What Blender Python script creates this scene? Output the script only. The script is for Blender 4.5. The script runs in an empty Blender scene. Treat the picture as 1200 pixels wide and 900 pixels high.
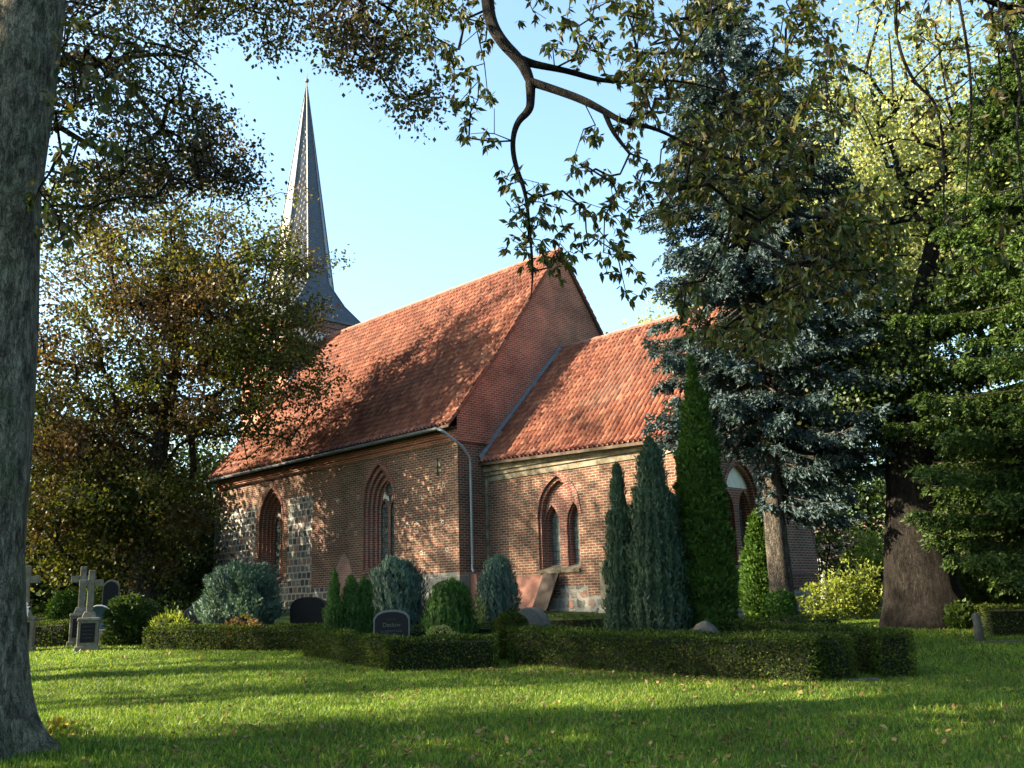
import bpy, math, random
import numpy as np
from mathutils import Vector, Matrix
random.seed(7)
RNG = np.random.default_rng(11)
SC = bpy.context.scene
COL = SC.collection
rad = math.radians

# ------------------------------------------------------------------ camera
EYE = 1.6
FPX = 1100.0
PITCH, ROLL = .2270, -.031
_F = np.array([0, math.cos(PITCH), math.sin(PITCH)])
_U = np.array([0, -math.sin(PITCH), math.cos(PITCH)])
_R = np.array([1., 0, 0])
CR = math.cos(ROLL) * _R + math.sin(ROLL) * _U
CU = -math.sin(ROLL) * _R + math.cos(ROLL) * _U
camd = bpy.data.cameras.new('camera')
cam = bpy.data.objects.new('camera', camd)
COL.objects.link(cam)
camd.sensor_width = 36
camd.lens = 36 * FPX / 1200
camd.clip_start = .05
camd.clip_end = 3000
m = Matrix.Identity(4)
for i in range(3):
    m[i][0] = CR[i]; m[i][1] = CU[i]; m[i][2] = -_F[i]
m[2][3] = EYE
cam.matrix_world = m
SC.camera = cam

# ------------------------------------------------------------------ sky, sun, exposure
SUN_AZ, SUN_EL = rad(-172), rad(27)
SUN = np.array([math.cos(SUN_AZ) * math.cos(SUN_EL), math.sin(SUN_AZ) * math.cos(SUN_EL), math.sin(SUN_EL)])
world = bpy.data.worlds.new('World')
SC.world = world
world.use_nodes = True
nt = world.node_tree
sky = nt.nodes.new('ShaderNodeTexSky')
sky.sky_type = 'NISHITA'
sky.sun_disc = False
sky.sun_elevation = SUN_EL
sky.sun_rotation = math.atan2(SUN[0], SUN[1])
sky.air_density = 1.0
sky.dust_density = 2.6
sky.ozone_density = .8
nt.nodes['Background'].inputs[1].default_value = .076
tint = nt.nodes.new('ShaderNodeMix'); tint.data_type = 'RGBA'; tint.blend_type = 'MULTIPLY'; tint.inputs[0].default_value = 1
tint.inputs[7].default_value = (.92, 1.06, 1.03, 1)
nt.links.new(sky.outputs[0], tint.inputs[6]); nt.links.new(tint.outputs[2], nt.nodes['Background'].inputs[0])
sd = bpy.data.lights.new('sun', 'SUN')
sd.energy = 5.0
sd.angle = rad(.5)
sd.color = (1.0, .83, .58)
so = bpy.data.objects.new('sun', sd)
COL.objects.link(so)
so.location = (-60, -20, 40)
so.rotation_euler = Vector(SUN).to_track_quat('Z', 'Y').to_euler()
SC.view_settings.view_transform = 'Standard'
SC.view_settings.look = 'None'
SC.view_settings.gamma = 1
SC.view_settings.exposure = 2.74
SC.view_settings.use_curve_mapping = False
SC.cycles.max_bounces = 6
SC.cycles.diffuse_bounces = 3
SC.cycles.glossy_bounces = 2
SC.cycles.transmission_bounces = 3
SC.cycles.transparent_max_bounces = 4
SC.cycles.use_denoising = True
SC.cycles.sample_clamp_indirect = 6
SC.render.use_persistent_data = False


def ray(x, y):
    return _F + (x - 600) / FPX * CR - (y - 450) / FPX * CU


def at(x, y, Y):
    d = ray(x, y)
    p = d * (Y / d[1])
    return np.array([p[0], p[1], p[2] + EYE])


def smooth(a, b, x):
    t = np.clip((np.asarray(x, float) - a) / (b - a), 0, 1)
    return t * t * (3 - 2 * t)


def gz(x, y):
    x = np.asarray(x, float); y = np.asarray(y, float)
    z = .0565 * np.clip(y - 10, 0, 23) + .15 * smooth(33, 45, y)
    z = z - .33 * smooth(2, 7, x) * smooth(24, 29, y)
    z = z + .018 * np.sin(x * .9 + 1.3) * np.sin(y * .7 + .4) + .010 * np.sin(x * 2.3 + y * 1.1)
    return z


def gpx(x, y):
    """ground point under a pixel"""
    d = ray(x, y); d = d / d[1]
    Y = 8.
    while Y < 90:
        if d[2] * Y + EYE <= float(gz(d[0] * Y, Y)):
            break
        Y += .02
    return np.array([d[0] * Y, Y, float(gz(d[0] * Y, Y))])


def gp(px, Y):
    """point on the ground at depth Y whose column is px (measured near the ground)"""
    d = ray(px, 740)
    X = d[0] / d[1] * Y
    return np.array([X, Y, float(gz(X, Y))])


# ------------------------------------------------------------------ object helpers
def tag(o, label=None, cat=None, group=None, kind=None):
    if label: o['label'] = label
    if cat: o['category'] = cat
    if group: o['group'] = group
    if kind: o['kind'] = kind
    return o


def thing(name, label, cat, loc=(0, 0, 0), rz=0, group=None):
    o = bpy.data.objects.new(name, None)
    COL.objects.link(o)
    o.location = loc
    o.rotation_euler = (0, 0, rz)
    return tag(o, label, cat, group)


def link_mesh(name, me, mats, parent=None, smooth_=False):
    o = bpy.data.objects.new(name, me)
    COL.objects.link(o)
    for mt in (mats if isinstance(mats, (list, tuple)) else [mats]):
        me.materials.append(mt)
    if smooth_:
        me.polygons.foreach_set('use_smooth', np.ones(len(me.polygons), bool))
    if parent: o.parent = parent
    return o


def npmesh(name, V, F, mats, parent=None, uv=None, smooth_=False, mi=None):
    V = np.asarray(V, np.float32); F = np.asarray(F, np.int32)
    me = bpy.data.meshes.new(name)
    k = F.shape[1]
    me.vertices.add(len(V)); me.vertices.foreach_set('co', V.ravel())
    me.loops.add(F.size); me.loops.foreach_set('vertex_index', F.ravel())
    me.polygons.add(len(F))
    me.polygons.foreach_set('loop_start', np.arange(len(F), dtype=np.int32) * k)
    me.polygons.foreach_set('loop_total', np.full(len(F), k, np.int32))
    if mi is not None: me.polygons.foreach_set('material_index', np.asarray(mi, np.int32))
    if uv is not None:
        l = me.uv_layers.new(name='UVMap')
        l.data.foreach_set('uv', np.asarray(uv, np.float32)[F.ravel()].ravel())
    me.update(calc_edges=True)
    return link_mesh(name, me, mats, parent, smooth_)


class MB:
    def __init__(s): s.v = []; s.f = []; s.m = []

    def poly(s, pts, m=0):
        b = len(s.v); s.v += [tuple(float(c) for c in p) for p in pts]
        s.f.append(tuple(range(b, b + len(pts)))); s.m.append(m)

    def mesh(s, V, F, m=0):
        b = len(s.v); s.v += [tuple(float(c) for c in p) for p in V]
        for f in F: s.f.append(tuple(b + i for i in f)); s.m.append(m)

    def box(s, lo, hi, m=0, c=.0, M=None):
        x0, y0, z0 = lo; x1, y1, z1 = hi
        V = [(x0, y0, z0), (x1, y0, z0), (x1, y1, z0), (x0, y1, z0), (x0, y0, z1), (x1, y0, z1), (x1, y1, z1), (x0, y1, z1)]
        if c:
            cx, cy = (x0 + x1) / 2, (y0 + y1) / 2
            V = V[:4] + [(p[0] + math.copysign(c, cx - p[0]), p[1] + math.copysign(c, cy - p[1]), p[2]) for p in V[4:]]
        if M is not None: V = [tuple(M @ Vector(p)) for p in V]
        s.mesh(V, [(0, 3, 2, 1), (4, 5, 6, 7), (0, 1, 5, 4), (1, 2, 6, 5), (2, 3, 7, 6), (3, 0, 4, 7)], m)

    def tube(s, P, r, n=8, m=0, cap=True):
        P = [np.array(p, float) for p in P]
        if not hasattr(r, '__len__'): r = [r] * len(P)
        rings = []; up = None
        for i, p in enumerate(P):
            d = P[min(i + 1, len(P) - 1)] - P[max(i - 1, 0)]
            d = d / (np.linalg.norm(d) + 1e-9)
            if up is None:
                up = np.cross(d, [0, 0, 1.]) if abs(d[2]) < .9 else np.cross(d, [1., 0, 0])
            u = up - d * (up @ d); u /= np.linalg.norm(u) + 1e-9; up = u
            w = np.cross(d, u)
            rings.append([p + r[i] * (math.cos(2 * math.pi * k / n) * u + math.sin(2 * math.pi * k / n) * w) for k in range(n)])
        V = [q for rg in rings for q in rg]; F = []
        for i in range(len(P) - 1):
            for k in range(n):
                F.append((i * n + k, i * n + (k + 1) % n, (i + 1) * n + (k + 1) % n, (i + 1) * n + k))
        if cap: F += [tuple(range(n))[::-1], tuple((len(P) - 1) * n + k for k in range(n))]
        s.mesh(V, F, m)

    def extrude(s, outline, n0, n1, m=0):
        """outline in (x,z), extruded along y from n0 to n1"""
        k = len(outline)
        V = [(x, n0, z) for x, z in outline] + [(x, n1, z) for x, z in outline]
        F = [tuple(range(k)), tuple(range(2 * k - 1, k - 1, -1))] + [(i, (i + 1) % k, k + (i + 1) % k, k + i) for i in range(k)]
        s.mesh(V, F, m)

    def build(s, name, mats, parent=None, smooth_=False, bevel=0, loc=None, rz=0):
        me = bpy.data.meshes.new(name)
        me.from_pydata(s.v, [], s.f)
        me.polygons.foreach_set('material_index', np.array(s.m, np.int32))
        l = me.uv_layers.new(name='UVMap')
        me.update()
        for p in me.polygons:
            nx, ny, nz = abs(p.normal.x), abs(p.normal.y), abs(p.normal.z)
            for li in p.loop_indices:
                c = me.vertices[me.loops[li].vertex_index].co
                if nz > nx and nz > ny: q = (c.x, c.y)
                elif nx > ny: q = (c.y, c.z)
                else: q = (c.x, c.z)
                l.data[li].uv = q
        o = link_mesh(name, me, mats, parent, smooth_)
        if bevel:
            b = o.modifiers.new('bevel', 'BEVEL'); b.width = bevel; b.segments = 2; b.limit_method = 'ANGLE'
        if loc is not None: o.location = loc
        if rz: o.rotation_euler = (0, 0, rz)
        return o


# ------------------------------------------------------------------ materials
class NT:
    def __init__(s, name):
        s.mat = bpy.data.materials.new(name); s.mat.use_nodes = True
        s.t = s.mat.node_tree; s.b = s.t.nodes['Principled BSDF']; s.out = s.t.nodes['Material Output']

    def n(s, typ, **kw):
        nd = s.t.nodes.new('ShaderNode' + typ)
        for k, v in kw.items():
            if k.startswith('_'): setattr(nd, k[1:], v)
        return nd

    def l(s, a, b): s.t.links.new(a, b)

    def noise(s, vec, scale, detail=4, rough=.6, dim='3D'):
        nd = s.n('TexNoise'); nd.inputs['Scale'].default_value = scale
        nd.inputs['Detail'].default_value = detail; nd.inputs['Roughness'].default_value = rough
        if vec is not None: s.l(vec, nd.inputs['Vector'])
        return nd.outputs['Fac'], nd.outputs['Color']

    def ramp(s, fac, stops, interp='LINEAR'):
        r = s.n('ValToRGB'); cr = r.color_ramp; cr.interpolation = interp
        while len(cr.elements) > 1: cr.elements.remove(cr.elements[-1])
        cr.elements[0].position = stops[0][0]; cr.elements[0].color = (*c3(stops[0][1]), 1)
        for p, c in stops[1:]:
            e = cr.elements.new(p); e.color = (*c3(c), 1)
        s.l(fac, r.inputs[0]); return r.outputs[0]

    def mix(s, fac, a, b, mode='MIX'):
        nd = s.n('Mix'); nd.data_type = 'RGBA'; nd.blend_type = mode
        for sock, v in ((nd.inputs[0], fac), (nd.inputs[6], a), (nd.inputs[7], b)):
            if hasattr(v, 'is_output') or hasattr(v, 'links'): s.l(v, sock)
            elif isinstance(v, (int, float)): sock.default_value = v
            else: sock.default_value = (*v, 1)
        return nd.outputs[2]

    def math(s, op, a, b=0.):
        nd = s.n('Math'); nd.operation = op
        for sock, v in ((nd.inputs[0], a), (nd.inputs[1], b)):
            if isinstance(v, (int, float)): sock.default_value = v
            else: s.l(v, sock)
        return nd.outputs[0]

    def bump(s, h, strength=.5, dist=.02):
        nd = s.n('Bump'); nd.inputs['Strength'].default_value = strength; nd.inputs['Distance'].default_value = dist
        s.l(h, nd.inputs['Height']); s.l(nd.outputs[0], s.b.inputs['Normal']); return nd

    def obj(s): return s.n('TexCoord').outputs['Object']

    def uv(s): return s.n('TexCoord').outputs['UV']

    def vmul(s, v, k):
        nd = s.n('VectorMath'); nd.operation = 'MULTIPLY'; s.l(v, nd.inputs[0]); nd.inputs[1].default_value = k; return nd.outputs[0]

    def fin(s, col, rough=.8, spec=.3):
        if isinstance(col, tuple): s.b.inputs['Base Color'].default_value = (*col, 1)
        else: s.l(col, s.b.inputs['Base Color'])
        if isinstance(rough, (int, float)): s.b.inputs['Roughness'].default_value = rough
        else: s.l(rough, s.b.inputs['Roughness'])
        s.b.inputs['Specular IOR Level'].default_value = spec
        return s.mat


def c3(c):
    return (c, c, c) if isinstance(c, (int, float)) else c


def m_brick(name, c1, c2, mortar, lime=.5, w=.27, h=.088, ms=.012, dark=(.06, .028, .024)):
    t = NT(name); uv = t.uv()
    nf, nc = t.noise(uv, 2.2, 3)
    sub = t.n('VectorMath'); sub.operation = 'SUBTRACT'; t.l(nc, sub.inputs[0]); sub.inputs[1].default_value = (.5, .5, .5)
    mul = t.vmul(sub.outputs[0], (.03, .03, 0))
    nf2, nc2 = t.noise(uv, 14, 2)
    sub2 = t.n('VectorMath'); sub2.operation = 'SUBTRACT'; t.l(nc2, sub2.inputs[0]); sub2.inputs[1].default_value = (.5, .5, .5)
    mul2 = t.vmul(sub2.outputs[0], (.012, .012, 0))
    a = t.n('VectorMath'); a.operation = 'ADD'; t.l(uv, a.inputs[0]); t.l(mul, a.inputs[1])
    a2 = t.n('VectorMath'); a2.operation = 'ADD'; t.l(a.outputs[0], a2.inputs[0]); t.l(mul2, a2.inputs[1])

    def brk(bias, ca, cb):
        b = t.n('TexBrick'); t.l(a2.outputs[0], b.inputs['Vector']); b.inputs['Scale'].default_value = 1
        b.inputs['Brick Width'].default_value = w; b.inputs['Row Height'].default_value = h
        b.inputs['Mortar Size'].default_value = ms; b.inputs['Mortar Smooth'].default_value = .25; b.inputs['Bias'].default_value = bias
        b.inputs['Color1'].default_value = (*ca, 1); b.inputs['Color2'].default_value = (*cb, 1); b.inputs['Mortar'].default_value = (*mortar, 1)
        return b
    b1 = brk(0, c1, c2)
    b2 = brk(-.2, (1, 1, 1), (0, 0, 0))
    rnd = t.ramp(b2.outputs['Color'], [(0, 0), (.05, 1), (.16, 1), (.2, 0)])
    notm = t.math('SUBTRACT', 1., b1.outputs['Fac'])
    isdark = t.math('MULTIPLY', t.math('MULTIPLY', rnd, notm), .75)
    col = t.mix(isdark, b1.outputs['Color'], dark)
    big, _ = t.noise(uv, .55, 5, .65)
    col = t.mix(1., col, t.ramp(big, [(.3, (.5, .48, .47)), (.5, (.92, .92, .92)), (.7, (1.4, 1.3, 1.2))]), 'MULTIPLY')
    fine, _ = t.noise(uv, 40, 3, .7)
    col = t.mix(1., col, t.ramp(fine, [(.3, .75), (.7, 1.2)]), 'MULTIPLY')
    lim, _ = t.noise(uv, 1.3, 8, .75)
    lf = t.ramp(lim, [(.60, 0), (.74, lime)])
    col = t.mix(lf, col, (.46, .42, .36))
    hgt = t.math('ADD', t.math('MULTIPLY', notm, .8), t.math('MULTIPLY', fine, .5))
    t.bump(hgt, .9, .014)
    return t.fin(col, .88, .2)


def m_stone(name, base, dark, mortar, w=.3, h=.26, ms=.035, dis=.16):
    t = NT(name); uv = t.uv()
    _, nc = t.noise(uv, 3.1, 3)
    sub = t.n('VectorMath'); sub.operation = 'SUBTRACT'; t.l(nc, sub.inputs[0]); sub.inputs[1].default_value = (.5, .5, .5)
    a = t.n('VectorMath'); a.operation = 'ADD'; t.l(uv, a.inputs[0]); t.l(t.vmul(sub.outputs[0], (dis, dis, 0)), a.inputs[1])
    b = t.n('TexBrick'); t.l(a.outputs[0], b.inputs['Vector']); b.inputs['Scale'].default_value = 1
    b.inputs['Brick Width'].default_value = w; b.inputs['Row Height'].default_value = h; b.offset = .37
    b.inputs['Mortar Size'].default_value = ms; b.inputs['Mortar Smooth'].default_value = .35
    b.inputs['Color1'].default_value = (0, 0, 0, 1); b.inputs['Color2'].default_value = (1, 1, 1, 1); b.inputs['Mortar'].default_value = (.5, .5, .5, 1)
    stone = t.ramp(b.outputs['Color'], [(0, dark), (.35, base), (.55, tuple(x * 1.25 for x in base)), (.75, (.24, .13, .10)), (.9, dark), (1, tuple(x * .8 for x in base))])
    n1, _ = t.noise(uv, 22, 5, .7)
    stone = t.mix(1., stone, t.ramp(n1, [(.3, .65), (.7, 1.35)]), 'MULTIPLY')
    mm = t.mix(1., mortar, t.ramp(n1, [(.3, .8), (.7, 1.15)]), 'MULTIPLY')
    col = t.mix(b.outputs['Fac'], stone, mm)
    t.bump(t.math('ADD', t.math('SUBTRACT', 1., b.outputs['Fac']), t.math('MULTIPLY', n1, .4)), .9, .03)
    return t.fin(col, .85, .25)


def m_noise(name, a, b, scale=6, rough=.85, bump=.3, bd=.01, spec=.25, detail=6, stretch=(1, 1, 1), metal=0):
    t = NT(name); v = t.vmul(t.obj(), stretch)
    f, _ = t.noise(v, scale, detail, .65)
    col = t.ramp(f, [(.3, a), (.7, b)])
    if bump: t.bump(f, bump, bd)
    t.b.inputs['Metallic'].default_value = metal
    return t.fin(col, rough, spec)


def m_leaf(name, cols, trans=.45, rough=.55, patch=.5, spec=.25, cols2=None, p2=.35, cut=(.42, .58)):
    """cols: list of base colours spread at random over leaves"""
    t = NT(name)
    g = t.n('NewGeometry')
    k = len(cols)
    c = t.ramp(g.outputs['Random Per Island'], [(i / max(k - 1, 1), cols[i]) for i in range(k)])
    if cols2:
        c2 = t.ramp(g.outputs['Random Per Island'], [(i / max(len(cols2) - 1, 1), cols2[i]) for i in range(len(cols2))])
        f2, _ = t.noise(t.obj(), p2, 3, .6)
        c = t.mix(t.ramp(f2, [(cut[0], 0), (cut[1], 1)]), c, c2)
    f, _ = t.noise(t.obj(), patch, 2, .5)
    c = t.mix(1., c, t.ramp(f, [(.32, (.72, .74, .7)), (.68, (1.3, 1.25, 1.1))]), 'MULTIPLY')
    t.fin(c, rough, spec)
    tr = t.n('BsdfTranslucent'); t.l(t.mix(1., c, (1.15, 1.2, .55), 'MULTIPLY'), tr.inputs[0])
    ms = t.n('MixShader'); ms.inputs[0].default_value = trans
    t.l(t.b.outputs[0], ms.inputs[1]); t.l(tr.outputs[0], ms.inputs[2]); t.l(ms.outputs[0], t.out.inputs[0])
    return t.mat


def m_bark(name, a, b, scale=9, moss=0, lichen=0):
    t = NT(name); v = t.obj()
    vs = t.vmul(v, (1, 1, .28))
    f, _ = t.noise(vs, scale * 1.6, 9, .75)
    vo = t.n('TexVoronoi'); vo.feature = 'DISTANCE_TO_EDGE'; vo.inputs['Scale'].default_value = scale * 1.7
    _, dc = t.noise(vs, scale * .8, 4)
    ad = t.n('VectorMath'); ad.operation = 'ADD'; t.l(vs, ad.inputs[0]); t.l(t.vmul(dc, (.6, .6, .6)), ad.inputs[1])
    t.l(ad.outputs[0], vo.inputs['Vector'])
    crack = t.ramp(vo.outputs['Distance'], [(0, 0), (.05, .5), (.2, .7)])
    col = t.ramp(f, [(.38, tuple(x * .35 for x in a)), (.47, a), (.62, b)])
    col = t.mix(1., col, t.ramp(vo.outputs['Distance'], [(0, .68), (.05, 1)]), 'MULTIPLY')
    if moss:
        g, _ = t.noise(v, 1.6, 5, .7)
        col = t.mix(t.ramp(g, [(.48, 0), (.66, moss)]), col, (.055, .085, .03))
    if lichen:
        g, _ = t.noise(v, 5.5, 5, .7)
        col = t.mix(t.ramp(g, [(.56, 0), (.66, lichen)]), col, (.20, .22, .16))
    t.bump(t.math('ADD', crack, f), 1., .06)
    return t.fin(col, .92, .15)


MAT = {}
MAT['brick'] = m_brick('old_brick', (.165, .062, .036), (.075, .036, .028), (.25, .215, .17), ms=.014)
MAT['brick_red'] = m_brick('red_gable_brick', (.34, .095, .052), (.22, .065, .042), (.38, .28, .22), lime=.25, ms=.013, w=.26, h=.085)
MAT['brick_chancel'] = m_brick('patched_brick', (.17, .064, .036), (.088, .040, .029), (.25, .215, .17), lime=.7, ms=.014)
MAT['brick_trim'] = m_brick('reveal_brick', (.22, .072, .048), (.15, .052, .04), (.32, .26, .22), lime=.1, w=.26, h=.085)
MAT['brick_niche'] = m_brick('niche_brick', (.33, .15, .12), (.26, .11, .09), (.36, .29, .25), lime=.1, w=.25, h=.08)
MAT['field'] = m_stone('fieldstone', (.12, .12, .115), (.035, .04, .05), (.30, .285, .245), w=.33, h=.29, ms=.04, dis=.09)
MAT['plinth'] = m_stone('plinth_stone', (.20, .19, .17), (.12, .115, .11), (.27, .26, .23), w=.34, h=.6, ms=.02, dis=.08)
MAT['rubble'] = m_stone('rubble_base', (.15, .145, .13), (.08, .075, .07), (.25, .235, .205), w=.42, h=.30, ms=.06, dis=.35)
MAT['limewash'] = m_noise('worn_limewash', (.07, .052, .036), (.27, .235, .17), 3.2, .9, .6, .02)
MAT['plaster'] = m_noise('pale_plaster', (.48, .47, .43), (.68, .66, .60), 4, .9, .3)
MAT['lead'] = m_noise('lead_sheet', (.06, .07, .085), (.12, .135, .155), 5, .5, .15, .01, .5)
MAT['zinc'] = m_noise('zinc', (.12, .15, .18), (.20, .24, .27), 6, .42, .08, .005, .6, metal=.3)
MAT['wood'] = m_noise('dark_timber', (.035, .024, .018), (.075, .052, .035), 8, .8, .3, stretch=(1, 1, .2))
MAT['iron'] = m_noise('black_iron', (.014, .014, .015), (.035, .03, .027), 20, .6, .1)
MAT['granite_black'] = m_noise('black_granite', (.003, .0035, .006), (.006, .007, .011), 30, .45, 0, spec=.18)
MAT['granite_grey'] = m_noise('grey_granite', (.05, .055, .055), (.11, .115, .11), 16, .7, .3)
MAT['granite_rough'] = m_noise('rough_granite_edge', (.09, .10, .10), (.16, .17, .17), 22, .85, .5)
MAT['cross_stone'] = m_noise('weathered_sandstone', (.085, .078, .06), (.20, .185, .145), 7, .9, .5, .01)
MAT['red_stone'] = m_noise('red_sandstone', (.14, .06, .046), (.21, .10, .075), 3.4, .8, .2)
MAT['brown_stone'] = m_noise('dark_brown_stone', (.010, .006, .005), (.02, .011, .009), 5, .7, .3)
MAT['boulder'] = m_noise('boulder_stone', (.035, .032, .03), (.085, .075, .07), 9, .85, .6, .02)
MAT['gold'] = m_noise('worn_lettering', (.05, .048, .04), (.12, .112, .09), 20, .6, 0)
MAT['blue_enamel'] = m_noise('blue_enamel', (.05, .10, .19), (.08, .15, .27), 3, .3, 0, spec=.5)
MAT['white_paint'] = m_noise('white_ceramic', (.62, .64, .66), (.8, .8, .8), 4, .5, 0)
MAT['kerb'] = m_noise('grave_kerb_stone', (.035, .035, .032), (.075, .072, .065), 9, .85, .3)
MAT['kerb_pale'] = m_noise('pale_mortar', (.20, .18, .15), (.36, .33, .28), 9, .9, .2)
MAT['house_wall'] = m_noise('house_render', (.30, .29, .28), (.40, .38, .36), 3, .9, .1)
MAT['house_roof'] = m_noise('house_roof_tile', (.14, .085, .07), (.24, .15, .12), 5, .85, .2)


def m_tiles():
    t = NT('pantile'); uv = t.uv()
    # uv.x = tile column, uv.y = tile row (in tiles)
    fl = t.n('VectorMath'); fl.operation = 'FLOOR'; t.l(uv, fl.inputs[0])
    wn = t.n('TexWhiteNoise'); wn.noise_dimensions = '2D'; t.l(fl.outputs[0], wn.inputs['Vector'])
    col = t.ramp(wn.outputs['Value'], [(0, (.115, .037, .025)), (.3, (.165, .053, .033)), (.6, (.198, .066, .039)), (.9, (.27, .115, .07)), (1, (.125, .05, .036))])
    v = t.obj()
    big, _ = t.noise(v, .42, 5, .65)
    col = t.mix(1., col, t.ramp(big, [(.3, (.72, .68, .66)), (.55, 1.), (.75, (1.22, 1.2, 1.18))]), 'MULTIPLY')
    lic, _ = t.noise(v, 5, 6, .75)
    col = t.mix(t.ramp(lic, [(.58, 0), (.76, .55)]), col, (.075, .055, .045))
    lic2, _ = t.noise(v, 9, 4, .75)
    col = t.mix(t.ramp(lic2, [(.68, 0), (.76, .6)]), col, (.42, .33, .25))
    t.bump(lic2, .4, .008)
    return t.fin(col, .72, .3)


MAT['tile'] = m_tiles()


def m_slate():
    t = NT('slate'); uv = t.uv()
    b = t.n('TexBrick'); t.l(uv, b.inputs['Vector']); b.inputs['Scale'].default_value = 1
    b.inputs['Brick Width'].default_value = .24; b.inputs['Row Height'].default_value = .2
    b.inputs['Mortar Size'].default_value = .011; b.inputs['Mortar Smooth'].default_value = .5
    b.inputs['Color1'].default_value = (.018, .023, .032, 1); b.inputs['Color2'].default_value = (.034, .041, .052, 1); b.inputs['Mortar'].default_value = (.03, .034, .042, 1)
    n, _ = t.noise(t.obj(), 1.4, 6, .7)
    col = t.mix(1., b.outputs['Color'], t.ramp(n, [(.3, .7), (.7, 1.35)]), 'MULTIPLY')
    t.bump(t.math('SUBTRACT', 1., b.outputs['Fac']), .7, .015)
    return t.fin(col, .42, .55)


MAT['slate'] = m_slate()


def m_glass():
    t = NT('leaded_glass'); v = t.obj()
    n, _ = t.noise(v, 5, 3)
    uv = t.uv()
    b = t.n('TexBrick'); t.l(uv, b.inputs['Vector']); b.inputs['Scale'].default_value = 1; b.offset = 0.
    b.inputs['Brick Width'].default_value = .14; b.inputs['Row Height'].default_value = .19; b.inputs['Mortar Size'].default_value = .008
    b.inputs['Color1'].default_value = (.045, .065, .07, 1); b.inputs['Color2'].default_value = (.09, .12, .12, 1); b.inputs['Mortar'].default_value = (.02, .02, .02, 1)
    t.bump(t.math('ADD', n, b.outputs['Fac']), .3, .02)
    return t.fin(b.outputs['Color'], .22, .6)


MAT['glass'] = m_glass()


def m_ground():
    t = NT('lawn_soil'); v = t.obj()
    n1, _ = t.noise(v, .5, 5, .6)
    n2, _ = t.noise(v, 18, 5, .7)
    col = t.ramp(n1, [(.3, (.018, .034, .008)), (.5, (.028, .05, .010)), (.7, (.045, .065, .016))])
    col = t.mix(1., col, t.ramp(n2, [(.3, .55), (.7, 1.4)]), 'MULTIPLY')
    t.bump(n2, .8, .04)
    return t.fin(col, .95, .1)


MAT['ground'] = m_ground()
MAT['grass'] = m_leaf('grass_blade', [(.028, .070, .014), (.050, .112, .016), (.095, .168, .020), (.155, .225, .028), (.23, .265, .05)], .4, .5, .6)
MAT['litter'] = m_leaf('fallen_leaf', [(.09, .05, .022), (.14, .075, .03), (.06, .032, .018), (.24, .17, .08), (.12, .055, .024)], .2, .7, .6)
MAT['soil'] = m_noise('grave_soil', (.022, .016, .010), (.05, .038, .024), 12, .95, .5, .02)
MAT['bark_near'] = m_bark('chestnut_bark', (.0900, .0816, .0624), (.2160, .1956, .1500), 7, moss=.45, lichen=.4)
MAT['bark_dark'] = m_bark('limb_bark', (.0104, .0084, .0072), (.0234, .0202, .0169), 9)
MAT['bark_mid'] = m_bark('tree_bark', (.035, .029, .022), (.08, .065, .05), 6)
MAT['bark_spruce'] = m_bark('spruce_bark', (.055, .048, .040), (.13, .115, .095), 8)
MAT['l_chestnut'] = m_leaf('chestnut_leaf', [(.022, .036, .010), (.035, .058, .012), (.055, .075, .014), (.085, .085, .018), (.05, .03, .014), (.03, .042, .011), (.15, .12, .028)], .38, .5, .8)
MAT['l_beech'] = m_leaf('copper_beech_leaf', [(.022, .013, .014), (.035, .019, .017), (.05, .030, .018), (.045, .05, .016), (.03, .018, .018)], .45, .45, .5, cols2=[(.028, .036, .012), (.045, .055, .015), (.06, .06, .018)], p2=.5)
MAT['l_bronze'] = m_leaf('bronze_leaf', [(.035, .048, .012), (.06, .078, .016), (.09, .10, .02), (.13, .125, .024), (.045, .06, .014)], .5, .5, .28, cols2=[(.045, .028, .02), (.075, .042, .026), (.06, .04, .02), (.10, .07, .03)], p2=.3, cut=(.44, .56))
MAT['l_spruce'] = m_leaf('blue_spruce_needle', [(.017, .034, .044), (.029, .054, .068), (.046, .078, .094), (.020, .034, .036)], .15, .6, .8)
MAT['l_conifer'] = m_leaf('green_conifer_needle', [(.0194, .0405, .0114), (.0317, .0616, .0141), (.0572, .0968, .0194), (.0246, .0484, .0123)], .3, .6, .5)
MAT['l_thuja'] = m_leaf('thuja_spray', [(.020, .048, .010), (.034, .075, .013), (.056, .11, .016)], .3, .55, 1.2)
MAT['l_juniper'] = m_leaf('juniper_spray', [(.020, .044, .028), (.032, .064, .042), (.050, .085, .058)], .2, .6, 1.2)
MAT['l_bluebush'] = m_leaf('blue_bush_spray', [(.03, .062, .058), (.05, .095, .09), (.08, .135, .12), (.12, .17, .14)], .2, .6, 2)
MAT['l_green'] = m_leaf('green_bush_spray', [(.025, .065, .016), (.04, .10, .022), (.065, .14, .03)], .3, .55, 2)
MAT['l_lime'] = m_leaf('pale_leaf', [(.15, .175, .055), (.20, .225, .08), (.27, .275, .13), (.12, .15, .04)], .35, .6, .3)
MAT['l_yellow'] = m_leaf('yellow_green_leaf', [(.1008, .1440, .0216), (.1584, .2016, .0360), (.2160, .2376, .0576)], .5, .5, 1)
MAT['l_dark'] = m_leaf('dark_leaf', [(.02, .04, .012), (.035, .06, .016), (.05, .085, .02)], .3, .5, .3)
MAT['l_box'] = m_leaf('box_leaf', [(.014, .030, .006), (.024, .048, .008), (.038, .066, .011), (.075, .092, .02), (.036, .045, .012)], .3, .75, 1.5, .12)
MAT['l_red'] = m_leaf('reddish_leaf', [(.14, .05, .03), (.17, .10, .045), (.09, .10, .03)], .4, .6, 1)
MAT['hedge_core'] = m_noise('hedge_inner_twigs', (.005, .008, .003), (.010, .014, .005), 14, .95, .5)


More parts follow.
